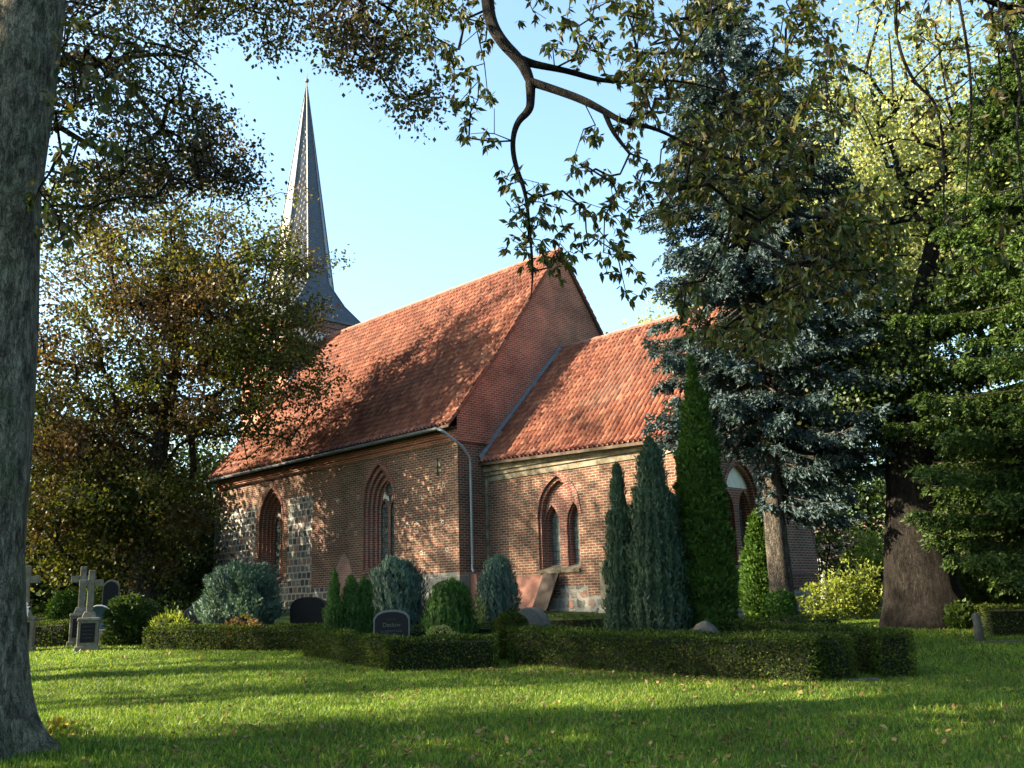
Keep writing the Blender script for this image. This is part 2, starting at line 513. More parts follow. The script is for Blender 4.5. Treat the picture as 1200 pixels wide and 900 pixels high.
# ------------------------------------------------------------------ foliage geometry
def unit(v): return v / (np.linalg.norm(v, axis=-1, keepdims=True) + 1e-9)


def leaves(C, D, L, W, up=None, fold=.0, rng=RNG):
    """rhombic leaves at C pointing along D; returns V,F"""
    n = len(C)
    D = unit(D)
    R = rng.normal(size=(n, 3)) if up is None else up + rng.normal(size=(n, 3)) * .35
    S = unit(np.cross(D, R))
    L = np.broadcast_to(np.asarray(L, float), (n,))[:, None]; W = np.broadcast_to(np.asarray(W, float), (n,))[:, None]
    mid = C + D * L * .45
    V = np.stack([C, mid + S * W * .5, C + D * L, mid - S * W * .5], 1).reshape(-1, 3)
    F = np.arange(n * 4).reshape(n, 4)
    return V, F


def cat(parts):
    Vs, Fs, b = [], [], 0
    for V, F in parts:
        Vs.append(V); Fs.append(F + b); b += len(V)
    return np.concatenate(Vs), np.concatenate(Fs)


def lump(P, s=1., k=0.):
    return (np.sin(P[..., 0] * 1.7 * s + 1.1 + k) * np.sin(P[..., 1] * 1.9 * s + 2.3 + k) + np.sin(P[..., 2] * 2.3 * s + .7 + k) * .6
            + .5 * np.sin(P[..., 0] * 4.1 * s + P[..., 2] * 3.3 * s + k)) / 2.1


def grow(seed_nodes, seed_par, targets, step=.6, droop=0., rng=RNG, wig=.12, uppen=.5):
    """connect targets to the nearest part of the skeleton; returns nodes, parents, tips"""
    cap = len(seed_nodes) + len(targets) * 14 + 50
    P = np.zeros((cap, 3)); par = np.full(cap, -1); n = len(seed_nodes)
    P[:n] = seed_nodes; par[:n] = seed_par
    T = np.array(targets)
    d0 = np.min(np.linalg.norm(T[:, None] - P[None, :n], axis=2), axis=1)
    tips = []
    for ti in np.argsort(d0):
        t = T[ti]
        d = t - P[:n]
        c = np.linalg.norm(d, axis=1) + uppen * np.maximum(0, P[:n, 2] - t[2] + .3 * np.hypot(d[:, 0], d[:, 1]))
        j = int(np.argmin(c)); v = t - P[j]; ln = np.linalg.norm(v)
        k = max(1, min(13, int(round(ln / step)))); prev = j
        for i in range(1, k + 1):
            f = i / k
            q = P[j] + v * f
            if i < k:
                q = q + rng.normal(size=3) * wig * step + np.array([0, 0, 1]) * (.12 + droop) * ln * math.sin(math.pi * f)
            P[n] = q; par[n] = prev; prev = n; n += 1
            if n >= cap - 2: break
        tips.append(prev)
        if n >= cap - 15: break
    return P[:n], par[:n], tips


def skeleton_mesh(P, par, tips, r_tip=.012, power=.5, rmax=1e9, n0=0, sides=5, ratio=None):
    n = len(P); cnt = np.zeros(n)
    for t in tips: cnt[t] += 1
    for i in range(n - 1, -1, -1):
        if par[i] >= 0: cnt[par[i]] += cnt[i]
    r = np.minimum(r_tip * np.maximum(cnt, .6) ** power, rmax)
    idx = np.array([i for i in range(n) if par[i] >= 0 and i >= n0])
    if len(idx) == 0: return np.zeros((0, 3)), np.zeros((0, 4), int)
    A = P[par[idx]]; B = P[idx]; ra = np.minimum(r[par[idx]], r[idx] * 1.35); rb = r[idx]
    D = unit(B - A)
    up = np.where(np.abs(D[:, 2:3]) < .9, np.array([[0, 0, 1.]]), np.array([[1., 0, 0]]))
    U = unit(np.cross(D, up)); W = np.cross(D, U)
    ang = np.arange(sides) * 2 * math.pi / sides
    ca, sa = np.cos(ang)[None, :, None], np.sin(ang)[None, :, None]
    off = U[:, None] * ca + W[:, None] * sa
    RA = A[:, None] - D[:, None] * (ra[:, None, None] * .3) + off * ra[:, None, None]; RB = B[:, None] + off * rb[:, None, None]
    V = np.concatenate([RA, RB], 1).reshape(-1, 3)
    b = (np.arange(len(idx)) * 2 * sides)[:, None, None]
    k = np.arange(sides)
    q = np.stack([k, (k + 1) % sides, sides + (k + 1) % sides, sides + k], 1)[None]
    F = (b + q).reshape(-1, 4)
    return V, F


def trunk_tube(pts, radii, sides=24, rough=.06, flare=None, rng=RNG, sub=6):
    """smooth gnarled tube through pts; returns V,F"""
    pts = np.array(pts, float); radii = np.array(radii, float)
    t = np.linspace(0, len(pts) - 1, (len(pts) - 1) * sub + 1)
    i = np.arange(len(pts))
    Pc = np.stack([np.interp(t, i, pts[:, k]) for k in range(3)], 1)
    ker = np.ones(5) / 5
    for k in range(3):
        pad = np.concatenate([[Pc[0, k]] * 2, Pc[:, k], [Pc[-1, k]] * 2]); sm = np.convolve(pad, ker, 'valid'); sm[0] = Pc[0, k]; sm[-1] = Pc[-1, k]; Pc[:, k] = sm
    R = np.interp(t, i, radii)
    D = unit(np.gradient(Pc, axis=0))
    ref = np.array([1., .2, 0]) if abs(D[0][2]) > .6 else np.array([0, 0, 1.])
    U = unit(np.cross(D, ref)); W = np.cross(D, U)
    a = np.linspace(0, 2 * math.pi, sides, endpoint=False)
    ph = rng.uniform(0, 6, 6)
    V = []
    for j in range(len(Pc)):
        z = t[j]
        rr = R[j] * (1 + rough * (np.sin(a * 3 + ph[0] + z * .5) + .6 * np.sin(a * 5 + ph[1] - z * .8) + .5 * np.sin(a * 9 + ph[2] + z * 1.7) + .5 * np.sin(a * 2 + z * 2.1 + ph[3])))
        if flare is not None:
            fl = flare(j / (len(Pc) - 1))
            rr = rr * (1 + fl * (.55 + .45 * np.sin(a * 5 + ph[4]) + .25 * np.sin(a * 3 + ph[5])))
        V.append(Pc[j] + rr[:, None] * (np.cos(a)[:, None] * U[j] + np.sin(a)[:, None] * W[j]))
    V = np.concatenate(V); F = []
    k = np.arange(sides)
    for j in range(len(Pc) - 1):
        F.append(np.stack([j * sides + k, j * sides + (k + 1) % sides, (j + 1) * sides + (k + 1) % sides, (j + 1) * sides + k], 1))
    return V, np.concatenate(F)


def blob_points(n, c, r, rng=RNG, shell=.35, gap=-2., k=0., s=.5, zflat=None):
    """points in an uneven ellipsoid crown with holes"""
    out = []
    c = np.array(c, float); r = np.array(r, float)
    tot = 0
    while tot < n:
        d = unit(rng.normal(size=(n * 2, 3)))
        u = rng.uniform(0, 1, n * 2) ** shell
        P = d * u[:, None]
        Q = c + P * r
        edge = 1 + .22 * lump(d * 2.4, 1., k)
        Q = c + P * r * edge[:, None]
        ok = lump(Q, s, k) > gap
        out.append(Q[ok]); tot += ok.sum()
    return np.concatenate(out)[:n]


def leafy(tips, per, spread, L, W, hang=.3, rng=RNG, flat=.6):
    """clusters of leaves round tips"""
    T = np.repeat(np.asarray(tips), per, axis=0)
    n = len(T)
    off = rng.normal(size=(n, 3)) * spread * np.array([1, 1, flat])
    D = rng.normal(size=(n, 3)) * .8 + unit(off) * .5 + np.array([0, 0, -hang])
    s = rng.uniform(.7, 1.25, n)
    return leaves(T + off, D, L * s, W * s, rng=rng)


def broadleaf(name, label, base, lean_top, trunk_r, crowns, leaf_mat, bark, tip_r=.016, leafL=.12, leafW=.09, per=24, spread=.42, group=None, cat_='tree', step=.7, seed=1, hang=.3, gap=-.35, s=.5, shell=.4):
    """crowns: list of (centre, radii, ntargets)"""
    rng = np.random.default_rng(seed)
    base = np.array(base, float); top = np.array(lean_top, float)
    root = thing(name, label, 'tree' if cat_ is None else cat_, tuple(base), 0, group)
    k = 12
    tr = [base * (1 - f) + top * f + np.array([math.sin(f * 5 + seed) * .12, math.cos(f * 4 + seed) * .12, 0]) * (f > 0) for f in np.linspace(0, 1, k)]
    tr[0][2] -= .2
    rr = [trunk_r * (1 - .72 * f) for f in np.linspace(0, 1, k)]
    TV, TF = trunk_tube(tr, rr, 14, .04, lambda u: .55 * max(0, 1 - u / .1) ** 1.6, rng, 3)
    targets = []
    for ci, (c, r, nt_) in enumerate(crowns):
        targets.append(blob_points(nt_, c, r, rng, shell, gap, seed + ci, s))
    targets = np.concatenate(targets)
    seeds = [np.array(p) for p in tr]
    P, par, tips = grow(np.array(seeds)[k // 4:], np.array([-1] + list(range(0, k - k // 4 - 1))), targets, step, 0, rng)
    SV, SF = skeleton_mesh(P, par, tips, tip_r, .46, trunk_r * .6, n0=k - k // 4)
    V, F = cat([(TV, TF), (SV, SF)])
    npmesh('trunk', V - base, F, bark, root, smooth_=True)
    LV, LF = leafy(P[tips], per, spread, leafL, leafW, hang, rng)
    npmesh('crown', LV - base, LF, leaf_mat, root)
    return root


def conifer(name, label, base, h, trunk_r, profile, z0, leaf_mat, bark, whorl=.42, per_whorl=7, needle=.16, nw=.05, droop=.25, seed=3, group=None, dens=1., zmax=None, lean=(0, 0), tipup=.1, side=None, twigs=True):
    """profile(z,angle) -> branch length"""
    rng = np.random.default_rng(seed)
    base = np.array(base, float)
    root = thing(name, label, 'conifer', tuple(base), 0, group)
    k = 14
    lean = np.array([lean[0], lean[1], 0.])
    tr = [base + np.array([0, 0, h * f]) + lean * f + np.array([math.sin(f * 7) * .04, 0, 0]) for f in np.linspace(0, 1, k)]
    tr[0][2] -= .2
    TV, TF = trunk_tube(tr, [trunk_r * (1 - .93 * f) for f in np.linspace(0, 1, k)], 16, .035, lambda u: .35 * max(0, 1 - u / .06) ** 1.5, rng, 3)
    bmb_V = []; bmb_F = []; nb = 0
    NC, ND = [], []
    z = z0
    while z < h - .1:
        for i in range(per_whorl):
            a = rng.uniform(0, 2 * math.pi)
            ln = profile(z, a) * rng.uniform(.72, 1.08)
            zz = z + rng.uniform(-.5, .5) * whorl
            if ln < .12: continue
            st = base + lean * (zz / h) + np.array([0, 0, zz])
            out = np.array([math.cos(a), math.sin(a), 0])
            m_ = max(3, int(ln / .25))
            f = np.linspace(0, 1, m_ + 1)
            dz = -droop * ln * (f * 1.3 - .55 * f ** 2) + tipup * ln * f ** 3
            path = st + out * (f * ln)[:, None]; path[:, 2] += dz
            path += rng.normal(size=path.shape) * .02
            # branch wood
            for q in range(m_):
                bmb_V.append((path[q], path[q + 1], .008 + .022 * (1 - f[q]) * min(1.4, ln / 2.), .006 + .022 * (1 - f[q + 1]) * min(1.4, ln / 2.)))
            # twigs and needles
            side_v = np.array([-out[1], out[0], 0])
            nt_ = max(4, int(ln * 9 * dens))
            for q in range(nt_):
                u = rng.uniform(.12, 1.) ** .8
                p = np.array([np.interp(u, f, path[:, c]) for c in range(3)])
                tl = min(.75, (.18 + .28 * ln * .35)) * rng.uniform(.5, 1.1) * (1.1 - .55 * u)
                sg = rng.choice([-1, 1])
                td = unit(out * .75 + side_v * sg * rng.uniform(.3, 1.) + np.array([0, 0, -.25 - droop + rng.uniform(-.3, .25)]))
                ns = max(3, int(tl / (needle * .33)))
                w = np.linspace(.1, 1, ns)
                cc = p + td * (w * tl)[:, None]; cc[:, 2] -= .22 * tl * w ** 2
                for rep in range(3):
                    NC.append(cc); ND.append(td + rng.normal(size=(ns, 3)) * .55)
        z += whorl
    # vectorised branch prisms
    A = np.array([b[0] for b in bmb_V]); B = np.array([b[1] for b in bmb_V]); ra = np.array([b[2] for b in bmb_V]); rb = np.array([b[3] for b in bmb_V])
    D = unit(B - A); U = unit(np.cross(D, [0.1, .2, 1.])); W = np.cross(D, U)
    ang = np.arange(4) * math.pi / 2
    off = U[:, None] * np.cos(ang)[None, :, None] + W[:, None] * np.sin(ang)[None, :, None]
    V = np.concatenate([A[:, None] + off * ra[:, None, None], B[:, None] + off * rb[:, None, None]], 1).reshape(-1, 3)
    kk = np.arange(4); q = np.stack([kk, (kk + 1) % 4, 4 + (kk + 1) % 4, 4 + kk], 1)[None]
    F = ((np.arange(len(A)) * 8)[:, None, None] + q).reshape(-1, 4)
    V, F = cat([(TV, TF), (V, F)])
    npmesh('trunk', V - base, F, bark, root, smooth_=True)
    C = np.concatenate(NC); Dn = np.concatenate(ND)
    s = rng.uniform(.7, 1.3, len(C))
    LV, LF = leaves(C, Dn, needle * s, nw * s, rng=rng)
    npmesh('crown', LV - base, LF, leaf_mat, root)
    return root


def dense_bush(name, label, base, h, prof, leaf_mat, n, L, W, catg='bush', upness=.8, lumpk=0., lumpa=.14, lumps=3., group=None, seed=1, core=True, rz=0, stems=3, spike=.0):
    """closely leaved shrub; prof(f) radius at height fraction f; sprays point out and up"""
    rng = np.random.default_rng(seed)
    base = np.array(base, float)
    root = thing(name, label, catg, tuple(base), rz, group)
    f = rng.uniform(0, 1, n) ; a = rng.uniform(0, 2 * math.pi, n)
    pr = np.array([prof(x) for x in np.linspace(0, 1, 60)])
    # weight by radius
    w = np.interp(f, np.linspace(0, 1, 60), pr) / pr.max()
    keep = rng.uniform(0, 1, n) < w + .12
    f, a = f[keep], a[keep]; r = np.interp(f, np.linspace(0, 1, 60), pr)
    P = np.stack([np.cos(a) * r, np.sin(a) * r, f * h], 1)
    lm = lump(P, lumps, lumpk)
    sp = np.abs(np.sin(a * 9 + np.sin(f * 5 + lumpk) * 1.2 + f * 2.)) ** 2
    depth = rng.uniform(0, 1, len(f)) ** 1.5
    k = (1 + lumpa * lm + .07 * lump(P, lumps * 3.1, lumpk + 2.) + spike * (sp - .5)) * (1 - .42 * depth)
    stray = rng.uniform(0, 1, len(f)) < .03
    k = np.where(stray, k * rng.uniform(1.0, 1.16, len(f)), k)
    P[:, :2] *= k[:, None]
    P[:, 2] *= 1 + .08 * lm + .03 * lump(P, lumps * 3.3, lumpk)
    out = np.stack([np.cos(a), np.sin(a), np.zeros_like(a)], 1)
    D = out * (1 - upness) + np.array([0, 0, 1]) * upness + rng.normal(size=(len(f), 3)) * .28
    s = rng.uniform(.7, 1.25, len(f))
    V, F = leaves(P, D, L * s, W * s, up=out * 1.2, rng=rng)
    npmesh('foliage', V, F, leaf_mat, root)
    if core:
        mb = MB()
        mb.tube([(0, 0, h * .03 - .02)] + [(0, 0, h * x) for x in (.12, .3, .5, .7, .85, .93)], [prof(x) * .5 for x in (.03, .12, .3, .5, .7, .85, .93)], 10)
        mb.tube([(0, 0, -.1), (0, 0, h * .1)], max(.02, prof(.1) * .14), 7)
        mb.build('inner_stems', MAT['hedge_core'], root)
    return root


# ------------------------------------------------------------------ ground
def warp(n, lim, inner):
    t = np.linspace(-1, 1, n)
    return np.sign(t) * (inner * np.abs(t) + (lim - inner) * np.abs(t) ** 5)


gx = warp(220, 500, 34); gy = warp(220, 500, 36) + 20
GX, GY = np.meshgrid(gx, gy, indexing='ij')
V = np.stack([GX, GY, gz(GX, GY)], -1).reshape(-1, 3)
i, j = np.meshgrid(np.arange(219), np.arange(219), indexing='ij')
b = (i * 220 + j).ravel()
F = np.stack([b, b + 220, b + 221, b + 1], 1)
tag(npmesh('lawn', V, F, MAT['ground'], smooth_=True), 'green churchyard lawn rising to the church', 'lawn', kind='structure')

# ------------------------------------------------------------------ church
YAW = -.783
H = .3
CZ = EYE - H
church = thing('brick_church', 'old red brick village church with tiled roofs and slate spire', 'church', (-2.011, 33, CZ), YAW)
ME_, MN_ = np.array([math.cos(YAW), math.sin(YAW), 0]), np.array([-math.sin(YAW), math.cos(YAW), 0])


def chw(e, n, z):
    return np.array([-2.011, 33, CZ + H]) + e * ME_ + n * MN_ + np.array([0, 0, z])


def arch_pts(c, h, zs, zsp, za, n=9):
    Hh = za - zsp
    Rr = (Hh * Hh + h * h) / (2 * h)
    pts = [(c - h, zs), (c - h, (zs + zsp) / 2), (c - h, zsp)]
    xs = np.linspace(-h, 0, n)[1:]
    for x in xs: pts.append((c + x, zsp + math.sqrt(max(0, Rr * Rr - (abs(x) + Rr - h) ** 2))))
    return pts + [(2 * c - x, z) for x, z in pts[:-1][::-1]]


def arch_z(x, c, h, zs, zsp, za):
    Hh = za - zsp; Rr = (Hh * Hh + h * h) / (2 * h)
    return zsp + math.sqrt(max(0, Rr * Rr - (abs(x - c) + Rr - h) ** 2))


def wall(mb, mp, u0, u1, z0, top, openings=(), zones=(), default=0, extra_u=()):
    """mp(u,z,d) -> point; top(u) -> z; openings (c,h,zs,zsp,za); zones (ua,ub,za,zb,mat)"""
    us = {u0, u1, *[x for x in extra_u if u0 < x < u1]}
    for a, b_, *_ in zones: us |= {x for x in (a, b_) if u0 < x < u1}
    for o in openings:
        c, h = o[0], o[1]
        us |= set(c + x for x in np.linspace(-h, h, 17))
    us = sorted(us)
    us = [u for i, u in enumerate(us) if i == 0 or u - us[i - 1] > 1e-5]

    def piece(a, b_, za, zb, zta=None, ztb=None):
        """quad column a..b_, from za/zb (bottoms) to zta/ztb"""
        mid = (a + b_) / 2
        cuts = sorted({z for (p, q, r, s_, m_) in zones if p - 1e-6 < mid < q + 1e-6 for z in (r, s_) if max(za, zb) < z < min(zta, ztb)})
        lo = (za, zb)
        for z in cuts + [None]:
            hi = (zta, ztb) if z is None else (z, z)
            mz = (lo[0] + lo[1] + hi[0] + hi[1]) / 4; mt = default
            for (p, q, r, s_, m_) in zones:
                if p - 1e-6 < mid < q + 1e-6 and r < mz < s_: mt = m_
            mb.poly([mp(a, lo[0], 0), mp(b_, lo[1], 0), mp(b_, hi[1], 0), mp(a, hi[0], 0)], mt)
            lo = hi
    for a, b_ in zip(us[:-1], us[1:]):
        mid = (a + b_) / 2; op = None
        for o in openings:
            if abs(mid - o[0]) < o[1]: op = o
        if op is None: piece(a, b_, z0, z0, top(a), top(b_))
        else:
            piece(a, b_, z0, z0, op[2], op[2])
            piece(a, b_, arch_z(a, *op), arch_z(b_, *op), top(a), top(b_))


def rings(mb, mp, outlines, m=0):
    """outlines: list of (pts, depth); joins consecutive ones"""
    for (A, da), (B, db) in zip(outlines[:-1], outlines[1:]):
        k = len(A)
        for i in range(k):
            j = (i + 1) % k
            mb.poly([mp(A[i][0], A[i][1], da), mp(A[j][0], A[j][1], da), mp(B[j][0], B[j][1], db), mp(B[i][0], B[i][1], db)], m)


def fan(mb, mp, pts, d, m=0):
    mb.poly([mp(x, z, d) for x, z in pts], m)


# --- nave, south side (local x = along nave, y = across, z up, origin z = rel+H)
NL = -17.4
mpN = lambda u, z, d: (u, d, z + H)
wN1 = (-4.62, .98, 1.33, 3.75, 5.32)
wN2 = (-12.5, .98, 1.2, 3.7, 5.22)
mb = MB()
wall(mb, mpN, NL, 0, -1.6, lambda u: 6.2, [wN1, wN2],
     [(-17.4, -13.75, 1.03, 4.55, 1), (-17.4, -13.75, -1.6, 1.03, 1), (-13.75, -9.2, -1.6, 1.0, 1), (-11.1, -9.2, 1.0, 4.62, 1), (-9.2, -7.75, -1.6, .75, 1),
      (-7.75, -6.1, -1.6, 1.0, 0), (-6.1, 0., -1.6, 1.03, 2)])
# east gable of the nave with stepped-in top following the roof
prof = [(-.5, 6.18), (0, 6.72), (.55, 7.40), (1.1, 8.12), (2.2, 9.36), (3.9, 11.68), (5.9, 14.30)]
PN = [p[0] for p in prof]; PZ = [p[1] for p in prof]
roofz = lambda n: float(np.interp(5.9 - abs(n - 5.9), PN, PZ))
mpG = lambda u, z, d: (-d, u, z + H)
wall(mb, mpG, 0, 11.8, -1.6, lambda u: roofz(u) - .07, [], [(0, 11.8, -1.6, 1.03, 2), (0, 11.8, 5.75, 20, 3)], 0, (.55, 1.1, 2.2, 3.9, 5.9, 7.9, 9.6, 10.7))
mpW = lambda u, z, d: (NL + d, u, z + H)
wall(mb, mpW, 0, 11.8, -1.6, lambda u: roofz(u) - .07, [], [], 0, (1.1, 2.2, 3.9, 5.9, 7.9, 9.6, 10.7))
mb.poly([(NL, 11.8, -1.3), (0, 11.8, -1.3), (0, 11.8, 6.5), (NL, 11.8, 6.5)])
# stepped brick courses under the eaves
mb.box((NL, -.06, 5.62 + H), (-.003, .0, 5.78 + H), 3)
mb.box((NL, -.12, 5.785 + H), (-.003, .0, 6.0 + H), 3)
# band on the gable at eaves height
mb.box((.0, -.08, 5.62 + H), (.07, 3.2, 5.80 + H), 3)
# gable base course, projecting a little
mb.box((-.0, -.05, -1.2), (.06, 1.38, 1.0 + H), 2)
# narrow corner pilaster foot
mb.build('nave_wall', [MAT['brick'], MAT['field'], MAT['plinth'], MAT['brick_red']], church)


def window(mp, w, name, style, trim=MAT['brick_trim'], label=None):
    c, h, zs, zsp, za = w
    d3 = {'nave': .62, 'chancel': .5}[style]
    mb = MB()

    def o(hh, up=0): return arch_pts(c, hh, zs + up, zsp, zsp + (za - zsp) * hh / h)
    if style == 'nave':
        steps = [(h, 0), (h, .12), (h - .12, .12), (h - .12, .26), (h - .24, .26), (h - .24, .40), (h - .36, .40), (h - .36, d3 + .1)]
        rings(mb, mp, [(o(a), d) for a, d in steps])
        # projecting brick arch course
        oo = arch_pts(c, h + .13, zsp, zsp + .01, zsp + .01 + (za - zsp) * (h + .13) / h)[2:-2]
        ii = arch_pts(c, h + .002, zsp, zsp + .01, zsp + .01 + (za - zsp))[2:-2]
        for i in range(len(oo) - 1):
            mb.poly([mp(*oo[i], -.03), mp(*oo[i + 1], -.03), mp(*ii[i + 1], -.03), mp(*ii[i], -.03)])
            mb.poly([mp(*oo[i], -.03), mp(*oo[i + 1], -.03), mp(*oo[i + 1], 0.), mp(*oo[i], 0.)])
    else:
        steps = [(h, 0), (h, .07), (h - .09, .07), (h - .09, .24)]
        rings(mb, mp, [(o(a), d) for a, d in steps])
        oo = arch_pts(c, h + .13, zsp, zsp + .01, zsp + .01 + (za - zsp) * (h + .13) / h)[2:-2]
        ii = arch_pts(c, h + .002, zsp, zsp + .01, zsp + .01 + (za - zsp))[2:-2]
        for i in range(len(oo) - 1):
            mb.poly([mp(*oo[i], -.03), mp(*oo[i + 1], -.03), mp(*ii[i + 1], -.03), mp(*ii[i], -.03)])
            mb.poly([mp(*oo[i], -.03), mp(*oo[i + 1], -.03), mp(*oo[i + 1], 0.), mp(*oo[i], 0.)])
    win = mb.build('window', [trim], church)
    if label: win['label'] = label
    if style == 'nave':
        h2 = h - .36
        pane = MB(); fan(pane, mp, o(h2 + .0), d3 - .02)
        pane.build('pane', [MAT['glass']], win)
        fr = MB()
        zl = zsp - .1
        for sg in (-1, 1):
            cc = c + sg * h2 / 2
            pts = arch_pts(cc, h2 / 2 - .03, zs, zl - .1, zl + .38)
            fr.tube([mp(x, z, d3 - .08) for x, z in pts], .045, 6)
        rc = zl + .78; rr = min(.27, h2 * .42)
        fr.tube([mp(c + rr * math.cos(t), rc + rr * math.sin(t), d3 - .08) for t in np.linspace(0, 2 * math.pi, 25)], .05, 6, 0, cap=False)
        for sg in (-1, 1):
            fr.poly([mp(c + sg * .04, zl + .12, d3 - .05), mp(c + sg * h2 * .5, zl + .36, d3 - .05), mp(c + sg * h2 * .9, zl + .3, d3 - .05), mp(c + sg * h2 * .62, rc - .05, d3 - .05), mp(c + sg * .1, rc - rr, d3 - .05)], 2)
        fr.tube([mp(x, z, d3 - .06) for x, z in o(h2 - .03)], .05, 6)
        fr.tube([mp(c, zs, d3 - .08), mp(c, zl + .3, d3 - .08)], .055, 6)
        # spandrel plates beside the roundel
        for sg in (-1, 1):
            pass
        for q in np.linspace(zs + .3, zl, 7):
            fr.box([min(a_, b_) for a_, b_ in zip(mp(c - h2, q, d3 - .04), mp(c + h2, q + .02, d3 - .02))], [max(a_, b_) for a_, b_ in zip(mp(c - h2, q, d3 - .04), mp(c + h2, q + .02, d3 - .02))], 1)
        fr.build('frame', [trim, MAT['iron'], MAT['plaster']], win)
    else:
        lz = [(c - .50, h * .36), (c + .50, h * .36)]
        back = MB(); hh = h - .09
        ops = [(cc, lh, zs, zsp - .28, zsp + .42) for cc, lh in lz]
        full = (c, hh, zs, zsp, zsp + (za - zsp) * hh / h)
        wall(back, lambda u, z, d: mp(u, z, .24 + d), c - hh, c + hh, zs, lambda u: arch_z(u, *full), ops, [(c - hh, c + hh, zsp + .5, za, 1)] if label and 'plaster' in label else [], 0, list(np.linspace(c - hh, c + hh, 25)))
        for o_ in ops:
            rings(back, lambda u, z, d: mp(u, z, .24 + d), [(arch_pts(*o_), 0), (arch_pts(*o_), .1), (arch_pts(o_[0], o_[1] - .05, *o_[2:4], o_[4] - .05), .1), (arch_pts(o_[0], o_[1] - .05, *o_[2:4], o_[4] - .05), .34)])
        back.build('lancet_frame', [trim, MAT['plaster']], win)
        for o_ in ops:
            p = MB(); fan(p, mp, arch_pts(o_[0], o_[1] - .05, o_[2], o_[3], o_[4] - .05), .52)
            p.build('pane', [MAT['glass']], win)
            bars = MB()
            for q in np.linspace(zs + .3, o_[3], 5):
                A, B = mp(o_[0] - o_[1] + .05, q, .50), mp(o_[0] + o_[1] - .05, q + .02, .515)
                bars.box([min(x) for x in zip(A, B)], [max(x) for x in zip(A, B)])
            bars.build('leading', [MAT['iron']], win)
    # sloping brick sill
    sl = MB()
    nb = 9 if style != 'nave' else 8
    w0 = (h - .02) * 2 / nb
    for k in range(nb):
        a = c - h + .01 + k * w0
        P = [mp(a + .008, zs + .16, .5 if style != 'nave' else .5), mp(a + w0 - .008, zs + .16, .5), mp(a + w0 - .008, zs - .03, -.09), mp(a + .008, zs - .03, -.09)]
        Q = [mp(a + .008, zs - .07, .5), mp(a + w0 - .008, zs - .07, .5), mp(a + w0 - .008, zs - .12, -.07), mp(a + .008, zs - .12, -.07)]
        sl.mesh(P + Q, [(0, 1, 2, 3), (3, 2, 6, 7), (0, 3, 7, 4), (1, 2, 6, 5), (4, 5, 6, 7)])
    sl.build('sill', [trim if style == 'nave' else MAT['limewash']], win)
    return win


window(mpN, wN1, 'window', 'nave')
window(mpN, wN2, 'window', 'nave')

# blocked pointed niche near the base
mb = MB(); nic = arch_pts(-6.9, .62, -.6, .95, 2.02)
fan(mb, mpN, nic, -.012)
nw = mb.build('blocked_doorway', [MAT['brick_niche']], church); nw['label'] = 'bricked-up pointed doorway in paler brick'
mb = MB(); mb.tube([mpN(x, z, -.014) for x, z in arch_pts(-6.9, .65, -.6, .95, 2.07)[2:-2]], .022, 5); mb.build('mortar_edge', [MAT['limewash']], nw)

# putlog holes, pale rimmed
PUT = [(-.94, 4.76, 0), (-2.07, 3.8, 0), (-.76, 4.1, 0), (-.84, 2.8, 0), (-2.23, 2.91, 0), (-2.05, 1.79, 0), (-.63, 1.83, 0), (-7.34, 4.14, 0), (-5.94, 4.2, 0), (-8.51, 4.0, 0), (-6.09, 2.78, 0), (-7.32, 2.76, 0), (-2.9, 2.85, 0), (-8.5, 2.8, 0)]
for k, (e, z, n) in enumerate(PUT):
    mb = MB(); s_ = .075
    mb.box((e - s_, -.012, z - s_ + H), (e + s_, .0, z + s_ + H), 0)
    mb.box((e - s_ * .5, -.016, z - s_ * .5 + H), (e + s_ * .5, -.0125, z + s_ * .5 + H), 1)
    mb.build('putlog_hole', [MAT['kerb_pale'], MAT['iron']], church)
# wall anchor
mb = MB()
mb.box((-1.27, -.014, 4.62 + H), (-.87, 0, 5.02 + H), 1)
mb.box((-1.085, -.05, 4.48 + H), (-1.045, -.0145, 5.12 + H), 0)
mb.box((-1.2, -.055, 4.76 + H), (-.93, -.0505, 4.80 + H), 0)
mb.build('wall_anchor', [MAT['iron'], MAT['limewash']], church)

# --- chancel
CE, CN0, CN1, CRN = 8.3, 1.4, 9.6, 5.75
wC = (3.42, .93, .98, 2.72, 4.05)
mpC = lambda u, z, d: (u, CN0 + d, z + H)
mb = MB()
eav = lambda u: 4.98 - .30 * u / CE
wall(mb, mpC, 0, CE, -1.8, lambda u: eav(u) + .1, [wC],
     [(0, 3.4, -1.8, .1, 2), (3.4, 4.6, -1.8, .42, 2), (4.6, 5.1, -1.8, .1, 2), (5.1, CE, -1.8, -.1, 2), (5.1, 5.9, -.1, 1.1, 3)])
mb.box((0.0, CN0 - .05, 4.22 + H), (CE, CN0, 4.42 + H), 3)
mb.box((0.0, CN0 - .11, 4.425 + H), (CE, CN0, 4.56 + H), 3)
mb.box((0.0, CN0 - .18, 4.565 + H), (CE - .003, CN0, 4.8 + H), 3)
